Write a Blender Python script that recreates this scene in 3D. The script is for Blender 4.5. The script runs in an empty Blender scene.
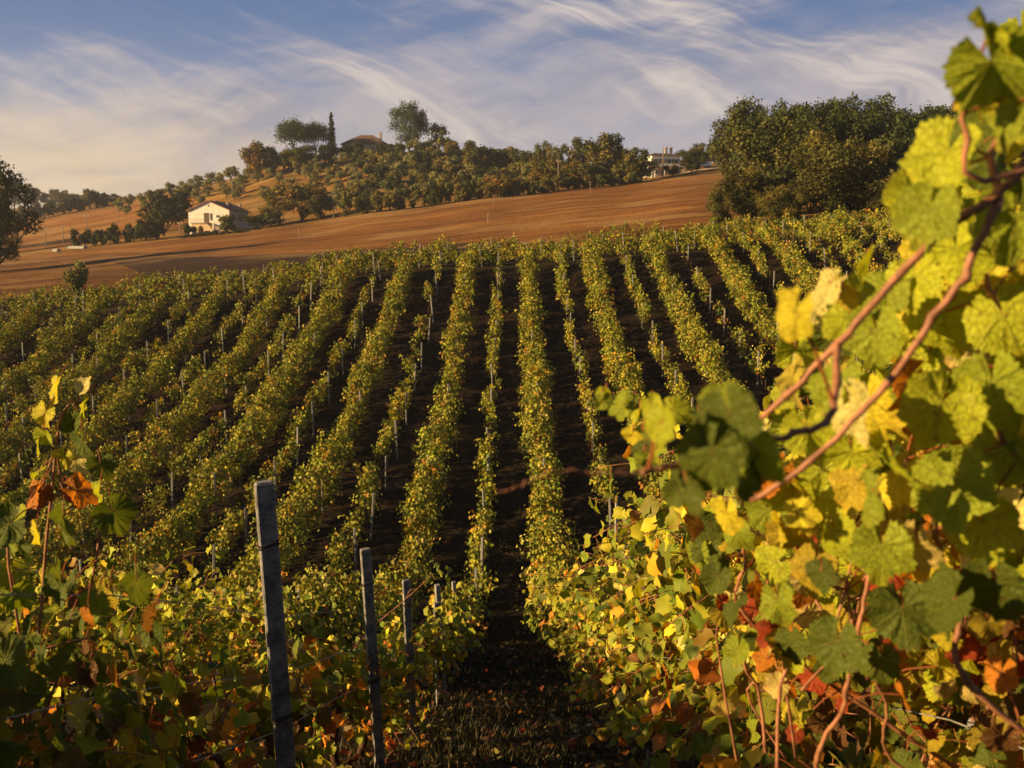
import bpy, math, random
import numpy as np
C = bpy.context.scene.collection
SC = bpy.context.scene
R = math.radians
rng = np.random.default_rng(11)
random.seed(5)

# ------------------------------------------------------------------ camera, sky, sun, exposure
TILT = 0.134
PITCH = math.atan(TILT)
cam_d = bpy.data.cameras.new('camera')
cam = bpy.data.objects.new('camera', cam_d)
C.objects.link(cam)
cam.location = (0, 0, 0)
cam.rotation_euler = (math.pi/2 - PITCH, 0, 0)
cam_d.sensor_width = 36
cam_d.lens = 1000/1024*36
cam_d.clip_start = 0.05
cam_d.clip_end = 9000
cam_d.dof.use_dof = True
cam_d.dof.focus_distance = 7.0
cam_d.dof.aperture_fstop = 5.6
SC.camera = cam

SUN_DIR = np.array([-0.93, -0.28, 0.27]); SUN_DIR /= np.linalg.norm(SUN_DIR)
SUN_EL = math.asin(SUN_DIR[2])
SUN_AZ = math.atan2(SUN_DIR[0], SUN_DIR[1])
sun_d = bpy.data.lights.new('sun', 'SUN')
sun_d.energy = 5.0
sun_d.angle = R(0.5)
sun_d.color = (1.0, 0.66, 0.29)
sun = bpy.data.objects.new('sun', sun_d)
C.objects.link(sun)
from mathutils import Vector
sun.rotation_euler = Vector(SUN_DIR).to_track_quat('Z', 'Y').to_euler()
sun.location = (-60, -30, 60)

VS = SC.view_settings
VS.view_transform = 'Standard'
VS.look = 'None'
VS.exposure = 1.3
VS.gamma = 1.0
VS.use_curve_mapping = False
SC.cycles.use_denoising = True
SC.cycles.max_bounces = 6
SC.cycles.transparent_max_bounces = 4
SC.cycles.volume_bounces = 0

class NT:
    """short-hand for building node trees"""
    def __init__(s, tree):
        s.t = tree; s.n = tree.nodes; s.l = tree.links
    def new(s, kind, **kw):
        nd = s.n.new(kind)
        for k, v in kw.items(): setattr(nd, k, v)
        return nd
    def put(s, sock, v):
        if hasattr(v, 'is_output') or isinstance(v, bpy.types.NodeSocket): s.l.new(v, sock)
        elif v is not None: sock.default_value = v
    def math(s, op, a, b=None, c=None, clamp=False):
        nd = s.new('ShaderNodeMath', operation=op, use_clamp=clamp)
        s.put(nd.inputs[0], a)
        if b is not None: s.put(nd.inputs[1], b)
        if c is not None: s.put(nd.inputs[2], c)
        return nd.outputs[0]
    def mix(s, f, a, b, blend='MIX'):
        nd = s.new('ShaderNodeMix', data_type='RGBA', blend_type=blend)
        s.put(nd.inputs[0], f); s.put(nd.inputs[6], a); s.put(nd.inputs[7], b)
        return nd.outputs[2]
    def ramp(s, f, stops, interp='LINEAR'):
        nd = s.new('ShaderNodeValToRGB')
        nd.color_ramp.interpolation = interp
        e = nd.color_ramp.elements
        while len(e) < len(stops): e.new(0.5)
        for el, (p, c) in zip(e, stops):
            el.position = p; el.color = c if len(c) == 4 else (*c, 1)
        s.put(nd.inputs[0], f)
        return nd.outputs[0]
    def range(s, v, a, b, c=0.0, d=1.0, smooth=True):
        nd = s.new('ShaderNodeMapRange', interpolation_type='SMOOTHSTEP' if smooth else 'LINEAR')
        for i, q in enumerate((v, a, b, c, d)): s.put(nd.inputs[i], q)
        return nd.outputs[0]
    def noise(s, vec, scale, detail=4, rough=0.55, dist=0.0):
        nd = s.new('ShaderNodeTexNoise')
        s.put(nd.inputs['Vector'], vec)
        nd.inputs['Scale'].default_value = scale; nd.inputs['Detail'].default_value = detail
        nd.inputs['Roughness'].default_value = rough; nd.inputs['Distortion'].default_value = dist
        return nd.outputs[0]
    def xyz(s, x, y, z):
        nd = s.new('ShaderNodeCombineXYZ')
        for i, q in enumerate((x, y, z)): s.put(nd.inputs[i], q)
        return nd.outputs[0]
    def sep(s, v):
        nd = s.new('ShaderNodeSeparateXYZ'); s.put(nd.inputs[0], v)
        return nd.outputs

def build_world():
    w = bpy.data.worlds.new('World'); SC.world = w; w.use_nodes = True
    T = NT(w.node_tree); T.n.clear()
    sky = T.new('ShaderNodeTexSky', sky_type='NISHITA', sun_disc=False)
    sky.sun_elevation = SUN_EL
    sky.sun_rotation = SUN_AZ
    sky.air_density = 0.8; sky.dust_density = 0.4; sky.ozone_density = 2.0
    STR = 0.05
    clear = T.mix(1.0, sky.outputs[0], (STR, STR, STR, 1), 'MULTIPLY')
    tc = T.new('ShaderNodeTexCoord')
    x, y, z = T.sep(tc.outputs['Generated'])
    az = T.math('ARCTAN2', x, y)            # 0 along the rows, + to the right
    el = T.math('ARCSINE', z)
    # thin high cloud: streaks stretched along their drift, bent by a broad warp
    warp = T.noise(T.xyz(az, T.math('MULTIPLY', el, 1.6), 3.3), 3.0, 3)
    wv = T.math('MULTIPLY', T.math('SUBTRACT', warp, 0.5), 0.20)
    a1 = T.math('ADD', T.math('MULTIPLY', az, 0.80), T.math('MULTIPLY', el, -0.60))
    b1 = T.math('ADD', T.math('MULTIPLY', az, 0.48), T.math('MULTIPLY', el, 1.10))
    s1 = T.noise(T.xyz(T.math('MULTIPLY', a1, 1.9), T.math('MULTIPLY', T.math('ADD', b1, wv), 6.5), 1.7), 2.2, 9, 0.60, 0.12)
    a2 = T.math('ADD', T.math('MULTIPLY', az, 0.9), T.math('MULTIPLY', el, 0.5))
    b2 = T.math('ADD', T.math('MULTIPLY', az, -0.30), T.math('MULTIPLY', el, 1.25))
    s2 = T.noise(T.xyz(T.math('MULTIPLY', a2, 2.0), T.math('MULTIPLY', T.math('ADD', b2, wv), 8.5), 7.1), 2.0, 9, 0.60, 0.15)
    s3 = T.noise(T.xyz(T.math('MULTIPLY', az, 1.0), T.math('MULTIPLY', el, 2.4), 9.0), 4.2, 6, 0.55, 0.4)
    body = T.math('ADD', T.math('ADD', T.math('MULTIPLY', s1, 0.50), T.math('MULTIPLY', s2, 0.36)), T.math('MULTIPLY', s3, 0.40))
    fib = T.noise(T.xyz(T.math('MULTIPLY', a1, 2.6), T.math('MULTIPLY', T.math('ADD', b1, wv), 34.0), 4.4), 2.2, 6, 0.62, 0.25)
    low = T.range(el, T.range(az, -0.40, -0.10, 0.06, 0.11), T.range(az, -0.40, -0.10, 0.175, 0.26), 0.14, T.range(az, -0.42, -0.05, -0.13, 0.03))
    low = T.math('ADD', low, T.math('MULTIPLY', T.math('SUBTRACT', fib, 0.5), 0.17))
    cov = T.range(T.math('ADD', body, low), 0.53, 0.80)
    # cloud body colour: warm and pale toward the glow low on the sunward side, lavender grey elsewhere
    glow = T.math('MULTIPLY', T.range(az, 0.05, -0.42), T.range(el, 0.17, 0.06))
    ccol = T.mix(glow, (0.265, 0.240, 0.255, 1), (0.43, 0.325, 0.205, 1))
    shade = T.range(s2, 0.34, 0.62)
    ccol = T.mix(T.math('MULTIPLY', T.math('SUBTRACT', 1.0, shade), 0.7), ccol, (0.135, 0.140, 0.185, 1))
    brt = T.range(T.math('ADD', s1, T.math('ADD', T.math('MULTIPLY', s3, 0.25), T.math('MULTIPLY', T.math('SUBTRACT', fib, 0.5), 0.25))), 0.60, 0.80)
    ccol = T.mix(T.math('MULTIPLY', brt, T.range(az, -0.35, -0.05, 0.30, 0.80)), ccol, (0.44, 0.375, 0.32, 1))
    blue = T.mix(T.range(el, 0.06, 0.24), (0.19, 0.22, 0.285, 1), (0.060, 0.105, 0.205, 1))
    view = T.mix(T.math('MULTIPLY', cov, 0.93), blue, ccol)
    # the bank of cloud stands low; higher up the clear evening sky takes over
    bank = T.math('MULTIPLY', T.range(el, 0.26, 0.42, 1.0, 0.0), T.range(T.math('ABSOLUTE', az), 0.65, 1.1, 1.0, 0.0))
    below = T.range(el, -0.10, -0.02)
    col = T.mix(T.math('MULTIPLY', bank, below), clear, view)
    bg = T.new('ShaderNodeBackground')
    T.put(bg.inputs[0], col); bg.inputs[1].default_value = 0.75
    out = T.new('ShaderNodeOutputWorld'); T.l.new(bg.outputs[0], out.inputs[0])
build_world()

# ------------------------------------------------------------------ helpers
def at(px, py, Y):
    """where the line of sight through a point of the photograph stands Y metres down the vineyard"""
    u, v = (px-512)/1000.0, (384-py)/1000.0
    cp, sp = math.cos(PITCH), math.sin(PITCH)
    dy, dz = cp + v*sp, -sp + v*cp
    return np.array([u/dy*Y, Y, dz/dy*Y])
def zpix(py, Y): return at(512, py, Y)[2]

def tag(o, label=None, cat=None, group=None, kind=None):
    if label: o['label'] = label
    if cat: o['category'] = cat
    if group: o['group'] = group
    if kind: o['kind'] = kind
    return o
def empty(name, loc=(0, 0, 0), rz=0.0, label=None, cat=None, group=None):
    o = bpy.data.objects.new(name, None); C.objects.link(o)
    o.empty_display_size = 0.2
    o.location = loc; o.rotation_euler = (0, 0, rz)
    return tag(o, label, cat, group)
def link(name, me, mat=None, parent=None, loc=None):
    o = bpy.data.objects.new(name, me); C.objects.link(o)
    if mat is not None and not me.materials: me.materials.append(mat)
    if parent is not None: o.parent = parent
    if loc is not None: o.location = loc
    return o
def kids(o): return [c for c in bpy.data.objects if c.parent == o]

class MB:
    def __init__(s): s.v = []; s.f = []
    def quad_prism(s, pts_lo, pts_hi):
        b = len(s.v); n = len(pts_lo)
        s.v += [tuple(p) for p in pts_lo] + [tuple(p) for p in pts_hi]
        s.f.append(tuple(b+i for i in reversed(range(n)))); s.f.append(tuple(b+n+i for i in range(n)))
        for i in range(n): s.f.append((b+i, b+(i+1) % n, b+n+(i+1) % n, b+n+i))
    def box(s, x0, x1, y0, y1, z0, z1):
        s.quad_prism([(x0, y0, z0), (x1, y0, z0), (x1, y1, z0), (x0, y1, z0)], [(x0, y0, z1), (x1, y0, z1), (x1, y1, z1), (x0, y1, z1)])
    def tube(s, pts, rad, sides=6, cap=True):
        pts = [np.array(p, float) for p in pts]
        n = len(pts)
        if not hasattr(rad, '__len__'): rad = [rad]*n
        b = len(s.v)
        ref = None
        for i, p in enumerate(pts):
            d = pts[min(i+1, n-1)] - pts[max(i-1, 0)]
            d = d/(np.linalg.norm(d)+1e-9)
            if ref is None:
                ref = np.cross(d, (0.3, 0.9, 0.2) if abs(d[1]) < 0.8 else (1, 0, 0))
            a = ref - d*np.dot(ref, d); a /= (np.linalg.norm(a)+1e-9); ref = a
            c = np.cross(d, a)
            for k in range(sides):
                t = 2*math.pi*k/sides
                s.v.append(tuple(p + rad[i]*(math.cos(t)*a + math.sin(t)*c)))
        for i in range(n-1):
            for k in range(sides):
                k2 = (k+1) % sides
                s.f.append((b+i*sides+k, b+i*sides+k2, b+(i+1)*sides+k2, b+(i+1)*sides+k))
        if cap:
            s.f.append(tuple(b+k for k in reversed(range(sides))))
            s.f.append(tuple(b+(n-1)*sides+k for k in range(sides)))
    def poly(s, pts):
        b = len(s.v); s.v += [tuple(p) for p in pts]; s.f.append(tuple(range(b, b+len(pts))))
    def build(s, name, mat, parent=None, loc=None, smooth=False):
        me = bpy.data.meshes.new(name)
        me.from_pydata([tuple(map(float, p)) for p in s.v], [], s.f)
        if smooth: me.polygons.foreach_set('use_smooth', np.ones(len(me.polygons), bool))
        me.update()
        return link(name, me, mat, parent, loc)

def np_mesh(name, V, F, col=None, uv=None, smooth=False):
    me = bpy.data.meshes.new(name)
    n, (m, k) = len(V), F.shape
    me.vertices.add(n); me.loops.add(m*k); me.polygons.add(m)
    me.vertices.foreach_set('co', np.ascontiguousarray(V, np.float32).ravel())
    me.polygons.foreach_set('loop_start', np.arange(0, m*k, k, dtype=np.int32))
    me.loops.foreach_set('vertex_index', np.ascontiguousarray(F, np.int32).ravel())
    if smooth: me.polygons.foreach_set('use_smooth', np.ones(m, bool))
    me.update(calc_edges=True)
    if col is not None:
        a = me.attributes.new('tint', 'FLOAT_COLOR', 'POINT')
        c4 = np.ones((n, 4), np.float32); c4[:, :3] = col
        a.data.foreach_set('color', c4.ravel())
    if uv is not None:
        a = me.attributes.new('leaf_place', 'FLOAT_VECTOR', 'POINT')
        c3 = np.zeros((n, 3), np.float32); c3[:, :2] = uv
        a.data.foreach_set('vector', c3.ravel())
    return me

def norm(v): return v/(np.linalg.norm(v, axis=-1, keepdims=True)+1e-9)
def frames(mid, nor):
    """rotation matrices whose columns are side, midrib, normal"""
    m = norm(mid); z = norm(nor - m*np.sum(nor*m, -1, keepdims=True)); x = np.cross(m, z)
    return np.stack([x, m, z], -1)

def vine_leaf(n_seg, two, seed):
    """a palmate grape leaf with five lobes, a toothed edge and a deep notch at the stalk; stalk at the origin, tip at +Y, about one unit wide"""
    r_ = np.random.default_rng(seed)
    th = np.linspace(-math.pi+0.20, math.pi-0.20, n_seg)
    rad = 0.44 + 0*th
    for c, w, a in ((0, .40, .21), (.98, .40, .13), (-.98, .40, .13), (1.95, .46, .07), (-1.95, .46, .07)):
        rad += a*(1+0.12*r_.normal())*np.exp(-((th-c)/w)**2)
    rad *= 1 + (0.042 if two else 0.065)*np.where(np.arange(n_seg) % 2 == 0, 1, -1)*r_.uniform(.4, 1.5, n_seg) + 0.03*r_.normal(size=n_seg)
    ctr = np.array([0, 0.0])
    ring = np.stack([np.sin(th)*rad, np.cos(th)*rad], 1)
    ring[:, 1] += 0.02
    rings = [ring*0.5, ring] if two else [ring]
    cup, fold, wav, ph = r_.uniform(-.3, .7), r_.uniform(0.0, .45), r_.uniform(.06, .17), r_.uniform(0, 6.28)
    V = [np.zeros((1, 2))] + rings
    V2 = np.concatenate(V)
    rr = np.linalg.norm(V2, axis=1); tt = np.arctan2(V2[:, 0], V2[:, 1])
    z = -cup*rr**2 + fold*np.abs(V2[:, 0]) + wav*rr*1.5*np.sin(3*tt+ph) + wav*.6*rr*rr*np.sin(7*tt+ph*2) + r_.normal(0, .018, len(rr))*(rr > 0) - 0.2*np.clip(V2[:, 1], 0, 1)**2*r_.uniform(0, 1.2)
    V3 = np.column_stack([V2, z])
    F = [(0, 1+i, 2+i) for i in range(n_seg-1)]
    if two:
        for i in range(n_seg-1):
            a, b = 1+i, 1+n_seg+i
            F += [(a, b, b+1), (a, b+1, a+1)]
    return V3, np.array(F, int), V2
def blade():
    V = np.array([(0, -.05, 0), (.46, .32, .13), (.30, .80, .02), (0, .95, -.08), (-.30, .80, .02), (-.46, .32, .13)])
    return V, np.array([(0, 1, 2), (0, 2, 3), (0, 3, 4), (0, 4, 5)]), V[:, :2]
def card():
    V = np.array([(0, 0, 0), (.45, .45, .12), (0, 1, -.05), (-.45, .45, .12)])
    return V, np.array([(0, 1, 2), (0, 2, 3)]), V[:, :2]
NEAR_LEAVES = [vine_leaf(57, True, 100+i) for i in range(11)]
MID_LEAVES = [vine_leaf(17, False, 200+i) for i in range(5)]
BLADE, CARD = [blade()], [card()]

def leaf_mesh(name, P, mid, nor, size, col, templates, smooth=False, stalks=None):
    n = len(P)
    Rm = frames(mid, nor)
    pick = rng.integers(0, len(templates), n)
    Vs, Fs, Cs, Us, off = [], [], [], [], 0
    for t, (TV, TF, TU) in enumerate(templates):
        idx = np.nonzero(pick == t)[0]
        if len(idx) == 0: continue
        W = np.einsum('nij,kj->nki', Rm[idx], TV)*size[idx, None, None] + P[idx, None, :]
        k = len(TV)
        Vs.append(W.reshape(-1, 3))
        Fs.append((TF[None] + (np.arange(len(idx))*k)[:, None, None] + off).reshape(-1, 3))
        Cs.append(np.repeat(col[idx], k, 0)); Us.append(np.tile(TU, (len(idx), 1)))
        off += len(idx)*k
    if stalks is not None and stalks.v:
        sv = np.array(stalks.v, float); sf = np.array([t for f in stalks.f for t in ((f[0], f[1], f[2]), (f[0], f[2], f[3]))], int)
        Vs.append(sv); Fs.append(sf+off); Cs.append(np.tile(np.array([[0.36, 0.13, 0.05]]), (len(sv), 1))); Us.append(np.tile(np.array([[0.15, 0.05]]), (len(sv), 1)))
    return np_mesh(name, np.concatenate(Vs), np.concatenate(Fs), np.concatenate(Cs), np.concatenate(Us), smooth)

# ------------------------------------------------------------------ materials
def new_mat(name):
    m = bpy.data.materials.new(name); m.use_nodes = True
    T = NT(m.node_tree); T.n.clear()
    return m, T
def finish(T, shader, vol=None):
    o = T.new('ShaderNodeOutputMaterial')
    if shader is not None: T.l.new(shader, o.inputs[0])
    if vol is not None: T.l.new(vol, o.inputs[1])
def bsdf(T, col, rough=0.8, spec=0.25, bump=None, bstr=0.3, bdist=0.02):
    p = T.new('ShaderNodeBsdfPrincipled')
    T.put(p.inputs['Base Color'], col)
    T.put(p.inputs['Roughness'], rough)
    p.inputs['Specular IOR Level'].default_value = spec
    if bump is not None:
        b = T.new('ShaderNodeBump'); b.inputs['Strength'].default_value = bstr; b.inputs['Distance'].default_value = bdist
        T.put(b.inputs['Height'], bump); T.l.new(b.outputs[0], p.inputs['Normal'])
    return p.outputs[0]
def leaf_mat(name, through=0.35, veins=False, rough=0.55, spec=0.25, gain=1.0):
    m, T = new_mat(name)
    at_ = T.new('ShaderNodeAttribute', attribute_name='tint')
    col = at_.outputs['Color']
    bump = None
    if veins:
        pl = T.new('ShaderNodeAttribute', attribute_name='leaf_place').outputs['Vector']
        x, y, _ = T.sep(pl)
        ax = T.math('ABSOLUTE', x)
        d = None
        for ang in (0.0, 0.98, 1.95):
            s_, c_ = math.sin(ang), math.cos(ang)
            perp = T.math('ABSOLUTE', T.math('SUBTRACT', T.math('MULTIPLY', ax, c_), T.math('MULTIPLY', y, s_)))
            along = T.math('ADD', T.math('MULTIPLY', ax, s_), T.math('MULTIPLY', y, c_))
            perp = T.math('ADD', perp, T.math('MULTIPLY', T.math('LESS_THAN', along, 0.0), 1.0))
            d = perp if d is None else T.math('MINIMUM', d, perp)
        vein = T.range(d, 0.005, 0.020, 1.0, 0.0)
        vo = T.new('ShaderNodeTexVoronoi', feature='DISTANCE_TO_EDGE'); vo.inputs['Scale'].default_value = 9.0
        T.put(vo.inputs['Vector'], pl)
        net = T.range(vo.outputs['Distance'], 0.0, 0.10, 1.0, 0.0)
        geo = T.new('ShaderNodeNewGeometry')
        nz = T.noise(geo.outputs['Position'], 34, 4)
        r_ = T.math('SQRT', T.math('ADD', T.math('MULTIPLY', x, x), T.math('MULTIPLY', y, y)))
        edge = T.range(T.math('ADD', r_, T.math('MULTIPLY', T.math('SUBTRACT', nz, 0.5), 0.9)), 0.50, 0.80)
        col = T.mix(T.math('MULTIPLY', edge, 0.42), col, T.mix(1.0, col, (1.7, 1.02, 0.75, 1), 'MULTIPLY'))
        spots = T.range(T.noise(geo.outputs['Position'], 75, 2), 0.64, 0.72)
        col = T.mix(T.math('MULTIPLY', spots, 0.65), col, (0.13, 0.06, 0.018, 1))
        col = T.mix(T.math('MULTIPLY', vein, 0.28), col, T.mix(0.35, col, (0.42, 0.40, 0.12, 1)))
        col = T.mix(T.math('MULTIPLY', net, 0.16), col, T.mix(0.4, col, (0.40, 0.40, 0.12, 1)))
        bump = T.math('ADD', T.math('ADD', T.math('MULTIPLY', vein, -0.7), T.math('MULTIPLY', net, -0.45)), T.math('MULTIPLY', nz, 0.9))
    if gain != 1.0: col = T.mix(1.0, col, (gain, gain, gain, 1), 'MULTIPLY')
    p = bsdf(T, col, rough, spec, bump, 0.7, 0.007)
    tr = T.new('ShaderNodeBsdfTranslucent')
    T.put(tr.inputs[0], T.mix(1.0, col, (1.35, 1.2, 0.5, 1), 'MULTIPLY'))
    mx = T.new('ShaderNodeMixShader'); mx.inputs[0].default_value = through
    T.l.new(p, mx.inputs[1]); T.l.new(tr.outputs[0], mx.inputs[2])
    finish(T, mx.outputs[0])
    return m
def plain_mat(name, c1, c2, scale=6, rough=0.85, spec=0.2, bstr=0.3, bdist=0.02, detail=5):
    m, T = new_mat(name)
    tc = T.new('ShaderNodeTexCoord').outputs['Object']
    n1 = T.noise(tc, scale, detail, 0.6)
    n2 = T.noise(tc, scale*7, 3, 0.6)
    f = T.range(T.math('ADD', T.math('MULTIPLY', n1, 0.7), T.math('MULTIPLY', n2, 0.3)), 0.35, 0.65)
    finish(T, bsdf(T, T.mix(f, (*c1, 1), (*c2, 1)), rough, spec, n2, bstr, bdist))
    return m
M = {}
M['vine_near'] = leaf_mat('vine_leaf_close', 0.40, True, 0.6, 0.2)
M['vine_mid'] = leaf_mat('vine_leaf_middle', 0.32, False, 0.55, 0.2, 1.4)
M['vine_far'] = leaf_mat('vine_leaf_hill', 0.13, False, 0.6, 0.2, 1.08)
M['tree_leaf'] = leaf_mat('tree_leaf', 0.18, False, 0.7, 0.12)
M['bark'] = plain_mat('vine_bark', (0.035, 0.02, 0.012), (0.10, 0.06, 0.035), 30, 0.9, 0.1, 0.6, 0.004)
M['cane'] = plain_mat('vine_cane', (0.15, 0.062, 0.030), (0.36, 0.16, 0.080), 38, 0.55, 0.35, 0.3, 0.002)
M['petiole'] = plain_mat('leaf_stalk', (0.34, 0.10, 0.05), (0.42, 0.20, 0.07), 30, 0.5, 0.3, 0.2, 0.001)
M['tree_bark'] = plain_mat('tree_bark', (0.03, 0.022, 0.015), (0.08, 0.06, 0.04), 4, 0.95, 0.1)
M['concrete'] = plain_mat('post_concrete', (0.075, 0.078, 0.085), (0.24, 0.24, 0.235), 14, 0.85, 0.2, 0.7, 0.006)
M['far_post'] = plain_mat('post_weathered', (0.15, 0.15, 0.15), (0.28, 0.275, 0.26), 3, 0.85, 0.2)
M['wood_post'] = plain_mat('post_wood', (0.16, 0.12, 0.08), (0.30, 0.24, 0.17), 6, 0.9, 0.15)
M['wire'] = plain_mat('wire_steel', (0.18, 0.17, 0.16), (0.30, 0.29, 0.27), 20, 0.45, 0.5)
M['wire_dark'] = plain_mat('wire_rusty', (0.02, 0.018, 0.016), (0.05, 0.035, 0.025), 20, 0.7, 0.3)
M['plaster'] = plain_mat('plaster_white', (0.58, 0.53, 0.46), (0.72, 0.68, 0.61), 0.8, 0.9, 0.15)
M['plaster_warm'] = plain_mat('plaster_ochre', (0.46, 0.34, 0.20), (0.56, 0.43, 0.27), 0.8, 0.9, 0.15)
M['stone'] = plain_mat('field_stone', (0.24, 0.19, 0.15), (0.36, 0.29, 0.23), 1.5, 0.9, 0.15)
M['glass'] = plain_mat('window_glass', (0.02, 0.025, 0.03), (0.05, 0.055, 0.06), 1, 0.15, 0.6)
M['shutter'] = plain_mat('shutter_paint', (0.06, 0.045, 0.035), (0.10, 0.07, 0.05), 3, 0.7, 0.25)
M['white_paint'] = plain_mat('white_paint', (0.62, 0.61, 0.58), (0.78, 0.77, 0.74), 2, 0.55, 0.35)
M['plastic'] = plain_mat('clouded_plastic', (0.30, 0.28, 0.25), (0.42, 0.40, 0.36), 2, 0.6, 0.3)
M['tyre'] = plain_mat('tyre_rubber', (0.015, 0.015, 0.015), (0.03, 0.03, 0.03), 5, 0.9, 0.2)
def tile_mat(name, c1, c2):
    m, T = new_mat(name)
    tc = T.new('ShaderNodeTexCoord').outputs['Object']
    x, y, z = T.sep(tc)
    wv = T.math('ABSOLUTE', T.math('SINE', T.math('MULTIPLY', T.math('ADD', x, T.math('MULTIPLY', y, 0.0)), 13.0)))
    n1 = T.noise(tc, 1.8, 5)
    col = T.mix(T.range(n1, 0.35, 0.65), (*c1, 1), (*c2, 1))
    finish(T, bsdf(T, col, 0.9, 0.15, wv, 0.6, 0.06))
    return m
M['tile'] = tile_mat('roof_tile', (0.22, 0.115, 0.075), (0.34, 0.19, 0.125))
M['tile_old'] = tile_mat('roof_tile_old', (0.085, 0.055, 0.042), (0.15, 0.095, 0.07))

def soil_mat():
    m, T = new_mat('vineyard_soil')
    p = T.new('ShaderNodeNewGeometry').outputs['Position']
    n1 = T.noise(p, 0.35, 5); n2 = T.noise(p, 3.5, 6, 0.65); n3 = T.noise(p, 16, 4, 0.7)
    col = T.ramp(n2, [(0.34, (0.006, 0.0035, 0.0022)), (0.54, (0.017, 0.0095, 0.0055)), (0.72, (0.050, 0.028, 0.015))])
    # withered grass in patches, more of it on the near slope and along the headland
    _, y, _ = T.sep(p)
    g = T.range(T.math('ADD', n1, T.math('MULTIPLY', n3, 0.35)), 0.62, 0.80)
    near = T.range(y, 46.0, 26.0)
    head = T.range(y, 80.0, 86.0)
    g = T.math('MAXIMUM', T.math('MULTIPLY', g, 0.5), T.math('MULTIPLY', T.math('MAXIMUM', near, head), T.range(n3, 0.35, 0.6, 0.25, 0.9)))
    col = T.mix(g, col, T.ramp(n3, [(0.3, (0.010, 0.009, 0.003)), (0.7, (0.045, 0.033, 0.011))]))
    h = T.math('ADD', n2, T.math('MULTIPLY', n3, 0.4))
    finish(T, bsdf(T, col, 0.95, 0.1, h, 0.9, 0.14))
    return m
def field_mat(name, ramp, fx, fy, freq, bd=0.3, patch=0.02):
    m, T = new_mat(name)
    p = T.new('ShaderNodeNewGeometry').outputs['Position']
    x, y, z = T.sep(p)
    w = T.noise(p, 0.03, 3)
    a = T.math('ADD', T.math('ADD', T.math('MULTIPLY', x, fx), T.math('MULTIPLY', y, fy)), T.math('MULTIPLY', w, 9.0))
    st = T.noise(T.xyz(T.math('MULTIPLY', a, freq), T.math('MULTIPLY', x, 0.035), 0.0), 1.0, 5, 0.65)
    big = T.noise(p, patch, 5, 0.6)
    fine = T.noise(p, 1.1, 4, 0.7)
    f = T.math('ADD', T.math('ADD', T.math('MULTIPLY', st, 0.42), T.math('MULTIPLY', big, 0.40)), T.math('MULTIPLY', fine, 0.20))
    col = T.ramp(f, ramp)
    pale = T.range(T.math('ADD', T.noise(p, 0.045, 4, 0.6), T.math('MULTIPLY', st, 0.35)), 0.66, 0.84)
    col = T.mix(T.math('MULTIPLY', pale, 0.55), col, (0.30, 0.19, 0.075, 1))
    finish(T, bsdf(T, col, 0.95, 0.08, T.math('ADD', st, fine), 0.8, bd))
    return m
M['soil'] = soil_mat()
M['field'] = field_mat('stubble_field', [(0.41, (0.070, 0.027, 0.008)), (0.49, (0.155, 0.066, 0.015)), (0.53, (0.19, 0.082, 0.019)), (0.60, (0.31, 0.155, 0.040))], 0.12, 1.0, 0.28)
M['field_dark'] = field_mat('turned_earth', [(0.38, (0.020, 0.011, 0.007)), (0.50, (0.036, 0.020, 0.011)), (0.62, (0.065, 0.034, 0.018))], 0.12, 1.0, 0.5)
M['hillside'] = field_mat('dry_hillside', [(0.41, (0.07, 0.050, 0.014)), (0.50, (0.18, 0.095, 0.022)), (0.60, (0.33, 0.17, 0.042))], 0.1, 1.0, 0.2, 0.4, 0.03)
M['fallow'] = field_mat('fallow_field', [(0.41, (0.045, 0.022, 0.008)), (0.50, (0.095, 0.042, 0.011)), (0.60, (0.18, 0.085, 0.022))], 0.25, 1.0, 0.22)
M['track'] = plain_mat('gravel_track', (0.34, 0.28, 0.20), (0.48, 0.41, 0.31), 0.6, 0.95, 0.1)

# ------------------------------------------------------------------ terrain
PY = [-200, -60, -30, -10, 0, 4.4, 7.5, 10.3, 14.7, 19.3, 22, 25, 27, 29.7, 32.6, 37.5, 40.8, 44.5, 48.9, 51.5, 57.3, 61, 67.7, 72, 76, 80, 83, 90, 110]
PZ = [7, 6, 4.6, 2.1, -1.25, -2.95, -4.15, -5.3, -7.0, -8.6, -9.5, -10.5, -11.2, -11.8, -12.05, -11.8, -11.35, -10.9, -10.2, -9.75, -8.6, -7.85, -6.3, -5.1, -3.9, -2.5, -1.5, -1.05, -0.6]
LX = [-400, -60, -40, -18.6, -13.6, -8, 0, 11.4, 16.4, 30, 60, 400]
LZ = [-9, -5.6, -4.2, -1.8, -.85, -.1, 0, 1.1, 1.35, 2.2, 3.6, 5]
def near_z(X, Y):
    fade = np.clip((Y+5)/22.0, 0.0, 1)
    return np.interp(Y, PY, PZ) + np.interp(X, LX, LZ)*fade
COLS = [-400, 0, 100, 218, 300, 400, 500, 600, 700, 800, 900, 1024, 1400]
FY = [83, 130, 220, 260, 340, 420, 600, 1000, 1700]
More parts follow.
